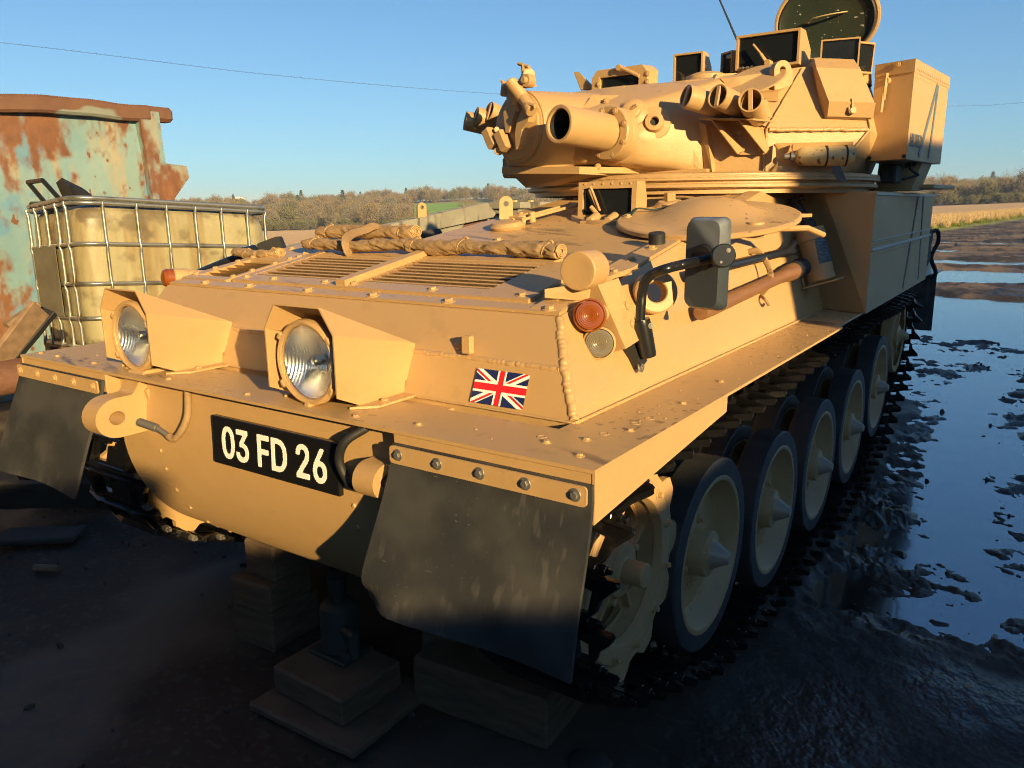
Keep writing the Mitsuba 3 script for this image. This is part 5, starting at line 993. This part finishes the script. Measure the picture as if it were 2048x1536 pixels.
mat('rust', lambda p, n, uv: mix(mix((.095, .045, .030), (.165, .078, .045), fbm(p.x * 7, p.y * 7, p.z * 7, 4)), (.25, .36, .34), smoothstep(.66, .72, fbm(p.x * 3, p.y * 3 + 9, p.z * 5, 3)) * .45), .75, bump=(lambda p, n, uv: fbm(p.x * 30, p.y * 30, p.z * 30, 3), .004, .006))
sk = dense(prism(Polygon([(-2.2, -.15), (3.05, -.15), (3.04, 1.55), (2.98, 2.30), (-2.2, 2.30)]), (SKX - .03, 0, 0), (0, 1, 0), (0, 0, 1), .03), .12)
nz = meshkit.fbm(sk.vertices * [1, 1.3, 1.6], 3, 4) - .5; sk.vertices[:, 0] += nz * .07
add('side_wall', sk, 'skip_paint', SK, smooth=30)
add('end_wall', hull(*[V(x, y, z)[None] for x in (SKX - 1.9, SKX - .03) for y, z in ((3.00, -.15), (3.05, -.15), (3.04, 1.55), (2.96, 2.30), (2.98, 2.30))]), 'skip_paint', SK, smooth=False)
add('far_wall', box((SKX - 1.9, .6, 1.1), (.03, 5.6, 2.5)), 'rust', SK, smooth=False)
add('end_post', cat(prism(Polygon([(2.93, 2.30), (3.12, 2.30), (3.15, 1.55), (3.15, -.15), (2.98, -.15), (2.98, 1.55)]), (SKX, 0, 0), (0, 1, 0), (0, 0, 1), .10), prism(Polygon([(3.13, 1.86), (3.36, 1.84), (3.38, 1.74), (3.14, 1.47), (3.10, 1.50)]), (SKX - .02, 0, 0), (0, 1, 0), (0, 0, 1), .10)), 'skip_paint', SK, smooth=False)
bm = dense(box((SKX + .02, .30, 2.265), (.15, 5.5, .135), .02), .07); v = bm.vertices; w = meshkit.fbm(np.stack([v[:, 1] * 1.8, 0 * v[:, 1], 0 * v[:, 1]], -1), 3, 8) - .5
v[:, 2] += w * .05; v[:, 0] += w * .04; bm.vertices = v
add('top_rail', bm, 'rust', SK, smooth=40)
add('rail_stub', box((SKX + .02, 3.15, 2.285), (.14, .26, .13), .03, None), 'rust', SK)
add('skip_floor', box((SKX - .95, .6, -.1), (1.9, 5.6, .1)), 'rust', SK, smooth=False)
add('bottom_rail', box((SKX + .05, .6, .0), (.1, 5.8, .16), .01), 'skip_paint', SK)
for y in (-.9, .85): add('wall_rib', box((SKX + .03, y, 1.1), (.07, .10, 2.4), .01), 'skip_paint', SK, smooth=False)
# planks, pipe and scrap at the left edge
def board(name, label, p0, p1, w, t, up, mt, cat_):
    k = key_for(name); tag(k, label, cat_); d_ = unit(A(p1) - A(p0)); x_ = unit(np.cross(up, d_)); L_ = np.linalg.norm(A(p1) - A(p0))
    m = ripple(dense(box((0, 0, L_ / 2), (w, t, L_), .004), .09), .004, 12, len(TAKEN)); scene[k] = mikit.ply(xf(m, frame(p0, x_, np.cross(d_, x_), d_)), mt, smooth=40); return k
board('wooden_plank', 'broken brown plank leaning up to the left beside the skip', (-2.80, .56, .60), (-2.80, .86, .925), .16, .03, (1, .2, -.5), 'old_wood', 'plank')
board('wooden_plank', 'short splintered plank end lying across the leaning plank', (-2.86, .70, .845), (-2.84, .87, .945), .08, .03, (0, .3, 1), 'old_wood', 'plank')
board('steel_channel', 'dark steel channel under the leaning plank', (-2.86, .58, .56), (-2.86, .93, .90), .04, .10, (1, .2, -.5), 'black_dull', 'channel')
k = key_for('rusty_pipe'); tag(k, 'thick rusty brown pipe behind the far mudflap', 'pipe'); scene[k] = mikit.ply(ripple(tube([(-2.75, -.2, .60), (-2.75, .40, .585), (-2.72, 1.1, .60)], .09, 24), .008, 14, 3), 'rust', smooth=True)
for i, (lab, c, d, rz, tl) in enumerate((('grey slatted board standing at the left edge of the yard', (-1.98, .06, .13), (.04, .22, .42), .5, (.1, .25)), ('pale flat board lying behind the slatted board', (-1.95, .33, -.01), (.35, .16, .03), .7, (0, 0)), ('dark sloping board in the scrap pile', (-2.2, .45, .10), (.5, .03, .16), .9, (.3, .1)),
        ('square timber end behind the far track, lit on top', (-1.72, 1.02, .12), (.26, .22, .15), .3, (0, 0)), ('upper timber with lit top behind the far track', (-1.70, 1.05, .27), (.24, .24, .13), .2, (0, 0)), ('tall grey timber behind the far track', (-1.48, 1.12, .16), (.20, .20, .34), .1, (0, 0)), ('dark timber leaning left of the timber ends', (-2.12, .80, .20), (.12, .30, .5), .5, (.3, 0)))):
    timber('scrap_timber', lab, c, d, rz, 'timber' if i in (3, 4, 5) else 'timber_grey', 'timber', tilt=tl)
k = key_for('old_tyre'); tag(k, 'worn black tyre lying in the scrap behind the far mudflap', 'tyre'); scene[k] = mikit.ply(xf(lathe([(.17, -.08), (.19, -.1), (.27, -.1), (.31, -.07), (.32, 0), (.31, .07), (.27, .1), (.19, .1), (.17, .08)], n=48), trimesh.transformations.euler_matrix(1.25, .3, 0) @ np.eye(4) if False else frame(V(-2.45, .75, .25), [.9, .4, 0], [-.1, .25, .96], unit(np.cross([.9, .4, 0], [-.1, .25, .96])))), 'tyre_rubber', smooth=35)
k = key_for('broken_stick'); tag(k, 'short broken stick lying on the dark ground in the left foreground', 'stick'); scene[k] = mikit.ply(tube([(-1.66, .17, GZ + .02), (-1.56, .22, GZ + .022)], .014, 8), 'old_wood')
k = key_for('stone'); tag(k, 'pale stone at the bottom edge of the picture', 'stone'); scene[k] = mikit.ply(xf(ripple(trimesh.creation.icosphere(3), .2, 1.5, 3), frame((.86, .44, GZ), [.06, 0, 0], [0, .05, 0], [0, 0, .025])), 'timber_grey', smooth=True)

# ------------------------------------------------------------------ grey hulk behind
GV = thing('derelict_hull', 'grey weathered hull of another vehicle standing behind the tank', 'vehicle')
mat('grey_hulk', lambda p, n, uv: mix(mix((.30, .28, .22), (.17, .155, .115), fbm(p.x * 4, p.y * 4, p.z * 4, 4)), (.05, .04, .03), smoothstep(.60, .70, fbm(p.x * 9, p.y * 9, p.z * 1.2, 3)) * .8), .7)
ox = -3.5
add('upper_side', hull(*[V(ox + a_, y, z)[None] for a_ in (0, -.10) for y, z in ((2.3, 1.02), (6.0, 1.485), (6.15, 1.36), (6.1, 1.325), (2.3, .93))]), 'grey_hulk', GV, smooth=False)
lo = Polygon([(2.3, .3), (2.3, 1.0), (6.05, 1.34), (6.3, 1.2), (6.3, .3)]).difference(Point(5.9, .92).buffer(.42, 20))
add('lower_side', prism(lo, (ox - .12, 0, 0), (0, 1, 0), (0, 0, 1), .05), 'grey_hulk', GV, smooth=False)
add('wheel_arch', rod((ox - .6, 5.9, .92), (ox - .11, 5.9, .92), .41), 'rust', GV)
add('deck_slab', cat(box((ox - .3, 8.0, 1.455), (.8, 3.0, .07), .005), box((ox - .33, 8.0, 1.385), (.74, 2.9, .05), .005)), 'grey_hulk', GV, smooth=False)
add('hull_side', box((ox - .4, 8.0, .9), (.6, 2.8, .9)), 'black_dull', GV, smooth=False)
lo_ = unary_union([sbox(-.05, 0, .05, .11), Point(0, .11).buffer(.05, 12)]).difference(Point(0, .11).buffer(.02, 10))
add('lifting_lug', prism(lo_, (ox - .05, 4.92, 1.33), (.35, 1, 0), (0, 0, 1), .03), P1, GV, smooth=False)
for y in (6.6, 6.95): add('bolt_head', box((ox - .05, y, 1.50), (.05, .05, .025)), 'bottle_paint', GV)
k = key_for('work_lamp'); tag(k, 'small grey lamp lying on the grey hull just above the canvas rolls', 'lamp'); scene[k] = mikit.ply(cat(rod((-3.38, 4.72, 1.165), (-3.38, 4.95, 1.185), .05), rod((-3.38, 4.95, 1.185), (-3.38, 5.0, 1.19), .035)), 'timber_grey')

# ------------------------------------------------------------------ shed and wall standing behind the photographer
SHD = thing('site_cabin', 'grey steel site cabin outside the picture, throwing its shade over the yard', 'cabin')
cab = [box((7.2, 3.6, 1.44), (2.4, 8.5, 3.04), .02)] + [box((5.99, -.55 + i * .26, 1.45), (.03, .09, 2.9)) for i in range(33)]
add('wall', cat(*cab), 'grey_paint', SHD, smooth=False); add('roof', box((7.2, 3.6, 3.00), (2.46, 8.54, .06)), 'grey_paint', SHD, smooth=False)
WLL = thing('block_wall', 'concrete block wall outside the picture, shading the front of the tank', 'wall')
add('wall', cat(box((6.1, -2.035, 1.0), (.2, 2.83, 2.14)), box((6.1, -10.0, 1.2), (.2, 13.1, 2.52))), 'dull_plate', WLL, smooth=False)
BRN = thing('barn', 'tall dark timber barn outside the picture, behind the photographer', 'barn')
add('wall', box((-8.5, -7.5, 4.0), (21.0, 4.0, 8.2), .02), 'timber_grey', BRN, smooth=False)
add('roof', hull(*[V(x, y, z)[None] for x in (-19.2, 2.2) for y, z in ((-5.2, 8.1), (-9.8, 8.1), (-7.5, 10.2))]), 'timber_grey', BRN, smooth=False)
# ------------------------------------------------------------------ overhead wire
def dirp(az, s, h): r = h / s; return V(CAM[0] + r * math.sin(math.radians(az)), CAM[1] + r * math.cos(math.radians(az)), CAM[2] + h)
wp = [dirp(-82, .165, 9.2), dirp(-65.65, .1673, 9), dirp(-50, .150, 8.8), dirp(-35.1, .1321, 8.7), dirp(-20, .1135, 8.6), dirp(-6.28, .0999, 8.6), dirp(-2.44, .0988, 8.6), dirp(6, .10, 8.8)]
scene['overhead_wire'] = mikit.ply(tube(spline(wp, 12), .011, 5), 'steel_dark', smooth=True); tag('overhead_wire', 'thin overhead wire crossing the sky behind the turret', 'wire')

# ------------------------------------------------------------------ trees, scrub, grass
def twig_tri(p, d, L_, w, g):
    s = unit(np.cross(d, g.standard_normal(3))) * w / 2
    return [p - s, p + s, p + d * L_]
def bare_tree(seed, H=7., conifer=False, bushy=.5, n=1700, width=.42):
    g = np.random.default_rng(seed); tr, cr = [], []
    P = [V(0, 0, -.4)]; 
    for i in range(6): P.append(P[-1] + V(g.normal(0, .12), g.normal(0, .12), H / 8))
    tr.append(tube(P, np.linspace(H * .022, H * .008, 7), 6))
    if conifer:
        for i in range(n):
            t = g.uniform(.08, 1); r = (1 - t ** 1.5) * H * .26 * g.uniform(.2, 1); q = g.uniform(0, 6.28)
            p = V(r * math.cos(q), r * math.sin(q), t * H); d = unit(V(math.cos(q), math.sin(q), -.3 + g.normal(0, .3))); cr.append(twig_tri(p, d, H * .10, H * .035, g))
    else:
        cl = []
        for i in range(15):
            t = g.uniform(.18, .85); q = g.uniform(0, 6.28); p0 = V(0, 0, H * t * .72); d = unit(V(math.cos(q), math.sin(q), g.uniform(.5, 1.4))); Lb_ = H * width * g.uniform(.6, 1.05) * (1.15 - .5 * t)
            p1 = p0 + d * Lb_; tr.append(tube([p0, (p0 + p1) / 2 + g.normal(0, .12, 3), p1], [H * .009, H * .006, H * .002], 4)); cl.append((p0, p1))
        for i in range(n):
            p0, p1 = cl[g.integers(len(cl))]; t = g.uniform(.25, 1.05); c = p0 + (p1 - p0) * t + g.normal(0, 1, 3) * H * .075 * V(1, 1, .8)
            if c[2] < H * .05: continue
            d = unit(g.normal(0, 1, 3) * .8 + unit(c - V(0, 0, H * .35)) + V(0, 0, .5)); cr.append(twig_tri(c, d, H * g.uniform(.05, .11), H * .008 * (1 + bushy), g))
    cr = A(cr).reshape(-1, 3)
    return cat(*tr), trimesh.Trimesh(cr, np.arange(len(cr)).reshape(-1, 3), process=False)
for nm, c in (('twig_brown', (.215, .165, .10)), ('twig_grey', (.20, .172, .125)), ('twig_olive', (.155, .15, .078)), ('conifer_green', (.075, .10, .065)), ('bark', (.11, .085, .06)), ('straw_blade', (.50, .36, .19)), ('green_blade', (.11, .145, .03))):
    scene[nm] = {'type': 'twosided', 'bsdf': {'type': 'diffuse', 'reflectance': {'type': 'rgb', 'value': list(c)}}}
KINDS = []
for i, (mt, kw) in enumerate((('twig_brown', {}), ('twig_grey', dict(width=.34)), ('twig_olive', dict(bushy=1.2)), ('twig_brown', dict(width=.5, bushy=.9)), ('twig_grey', dict(n=1100, width=.38)), ('conifer_green', dict(conifer=True, n=600)), ('twig_olive', dict(H=3.2, width=.6, bushy=1.5, n=1400)))):
    t_, c_ = bare_tree(40 + i, **kw); tp, cp = mikit.ply(t_, 'bark'), mikit.ply(c_, mt); KINDS.append((tp, cp))
    scene[f'tree_shape_{i}'] = {'type': 'shapegroup', 'trunk': dict(tp), 'crown': dict(cp)}
def inst(name, i, x, y, s, sz, rz):
    z = float(height(A([x]), A([y]))[0])
    scene[name] = {'type': 'instance', 'shapegroup': {'type': 'ref', 'id': f'tree_shape_{i}'}, 'to_world': T4((frame((x, y, z - .1), [1, 0, 0], [0, 1, 0], [0, 0, 1]) @ trimesh.transformations.rotation_matrix(rz, [0, 0, 1]) @ np.diag([s, s, s * sz, 1])).tolist())}
polar = lambda az, r: (CAM[0] + r * math.sin(math.radians(az)), CAM[1] + r * math.cos(math.radians(az)))
def open_green(az, r): return -41.6 < az < -35.5 and 215 < r < 330
c_ = 0
for row in range(3600):
    az = rng.uniform(-62, 4); r = 188 + 215 * rng.uniform(0, 1) ** .85
    if open_green(az, r) or (-41.6 < az < -35.5 and r < 220 and rng.uniform() < .75): continue
    i = rng.choice(7, p=[.25, .17, .20, .165, .12, .01, .085]); far = (r - 188) / 215
    if far > .8 and rng.uniform() < .03: i = 5
    cl_ = float(meshkit.noise(A([az * .9, r * .03, 2.])))
    s = rng.uniform(.55, .85) * (.72 + .75 * cl_) * (1.0 if i != 6 else 1.2); c_ += 1
    inst(f'woodland__{c_:04d}', i, *polar(az, r), s, rng.uniform(.75, 1.05), rng.uniform(0, 6))
    if c_ >= 3000: break
for row in range(500):   # scrub along the field edge
    az = rng.uniform(-60, 4); r = rng.uniform(183, 192); c_ += 1
    if -41.6 < az < -35.5: continue
    inst(f'woodland__{c_:04d}', 6, *polar(az, r), rng.uniform(.5, 1.0), rng.uniform(.7, 1.1), rng.uniform(0, 6))
tag('woodland', 'brown winter woodland and scrub covering the hillside', 'woodland', kind='stuff')
mat('pasture', lambda p, n, uv: mix((.07, .16, .025), (.12, .20, .04), fbm(p.x * .2, p.y * .2, 0, 3)), .9)
ga, gr_ = np.meshgrid(np.linspace(-41.3, -35.7, 12), np.linspace(222, 322, 16), indexing='ij'); px_, py_ = CAM[0] + gr_ * np.sin(np.radians(ga)), CAM[1] + gr_ * np.cos(np.radians(ga))
I2 = np.arange(ga.size).reshape(ga.shape); qd = np.stack([I2[:-1, :-1], I2[1:, :-1], I2[1:, 1:], I2[:-1, 1:]], -1).reshape(-1, 4)[:, ::-1]
scene['green_pasture'] = mikit.ply((np.stack([px_, py_, height(px_, py_) + .25], -1).reshape(-1, 3), qd), 'pasture', smooth=True); tag('green_pasture', 'green pasture on the hillside between the trees', kind='structure')
for az, r, i, s, lab in ((-47.2, 184, 1, 1.05, 'bare grey tree with a pale trunk at the field edge, leftmost of three'), (-44.4, 185, 0, 1.1, 'broad brown bare tree at the field edge behind the container'), (-43.0, 184, 4, 1.0, 'thin bare tree at the field edge left of the green pasture'), (-50.0, 186, 2, 1.0, 'olive brown tree just right of the liquid container'), (-5.9, 190, 0, 1.1, 'round bare tree on the hillside right of the lettered box'), (-1.8, 188, 4, 1.1, 'thin pale tree at the right edge of the picture'), (-36.0, 392, 5, 1.05, 'dark conifer on the skyline just left of the turret'), (-49.0, 396, 5, 1.1, 'dark conifer on the skyline right of the white building'), (-41.8, 400, 5, 1.0, 'dark conifer alone on the skyline above the green pasture')):
    x, y = polar(az, r); z = float(height(A([x]), A([y]))[0]); k = thing('conifer_tree' if i == 5 else 'bare_tree', lab, 'tree')
    M = frame((x, y, z - .1), [1, 0, 0], [0, 1, 0], [0, 0, 1]) @ np.diag([s, s, s, 1]); place('trunk', KINDS[i][0], M, k); place('crown', KINDS[i][1], M, k)
x, y = polar(-53.2, 398); z = float(height(A([x]), A([y]))[0])
WB = thing('white_building', 'white round roofed building on the skyline above the liquid container', 'building')
add('wall', lathe([(3.6, -3), (3.6, 4.6), (3.3, 4.9)], (x, y, z), n=32), 'white_paint', WB); add('roof', lathe([(3.7, 4.6), (3.0, 5.2), (0, 5.4)], (x, y, z), n=32), 'white_paint', WB)
# grass along the verge
def tuft(seed, H, n, mtl, spread=.12):
    g = np.random.default_rng(seed); v = []
    for i in range(n):
        p = V(g.normal(0, spread), g.normal(0, spread), 0); d = unit(V(g.normal(0, .28), g.normal(0, .28), 1)); v.append(twig_tri(p, d, H * g.uniform(.5, 1.1), .018, g))
    v = A(v).reshape(-1, 3); return mikit.ply(trimesh.Trimesh(v, np.arange(len(v)).reshape(-1, 3), process=False), mtl)
for i in range(2): scene[f'straw_shape_{i}'] = {'type': 'shapegroup', 'blades': tuft(60 + i, .62, 60, 'straw_blade')}; scene[f'grass_shape_{i}'] = {'type': 'shapegroup', 'blades': tuft(70 + i, .30, 60, 'green_blade', .2)}
for i in range(3200):
    y = 24 + 62 * rng.uniform() ** 1.1; off = rng.gamma(1.3, 3.2) ; x = field_edge(y) - .9 - off
    nm, kk = ('dry_grass', 'straw_shape_') if off > 1.0 or rng.uniform() < .25 else ('green_grass', 'grass_shape_')
    s = rng.uniform(.6, 1.2) * (1.0 if nm[0] == 'g' else 1.05 * math.exp(-off / 14)); z = float(height(A([x]), A([y]))[0])
    scene[f'{nm}__{i + 1:04d}'] = {'type': 'instance', 'shapegroup': {'type': 'ref', 'id': f'{kk}{i % 2}'}, 'to_world': T4((frame((x, y, z - .02), [1, 0, 0], [0, 1, 0], [0, 0, 1]) @ trimesh.transformations.rotation_matrix(i * 2.4, [0, 0, 1]) @ np.diag([s, s, s, 1])).tolist())}
tag('dry_grass', 'tall pale dry grass at the edge of the stubble field', 'grass', kind='stuff'); tag('green_grass', 'short green grass along the verge of the track', 'grass', kind='stuff')

# ------------------------------------------------------------------ thin winter haze
HAZE = True
if HAZE:
    scene['air'] = {'type': 'homogeneous', 'albedo': {'type': 'rgb', 'value': [.95, .95, .95]}, 'sigma_t': {'type': 'rgb', 'value': [.00032, .00038, .0005]}}
    scene['haze'] = {'type': 'cube', 'to_world': T4().translate([0, 0, -6]).scale([1700, 1700, 32]), 'bsdf': {'type': 'null'}, 'interior': {'type': 'ref', 'id': 'air'}}
    scene['camera']['medium'] = {'type': 'ref', 'id': 'air'}
    tag('haze', 'thin pale haze over the fields', kind='stuff')
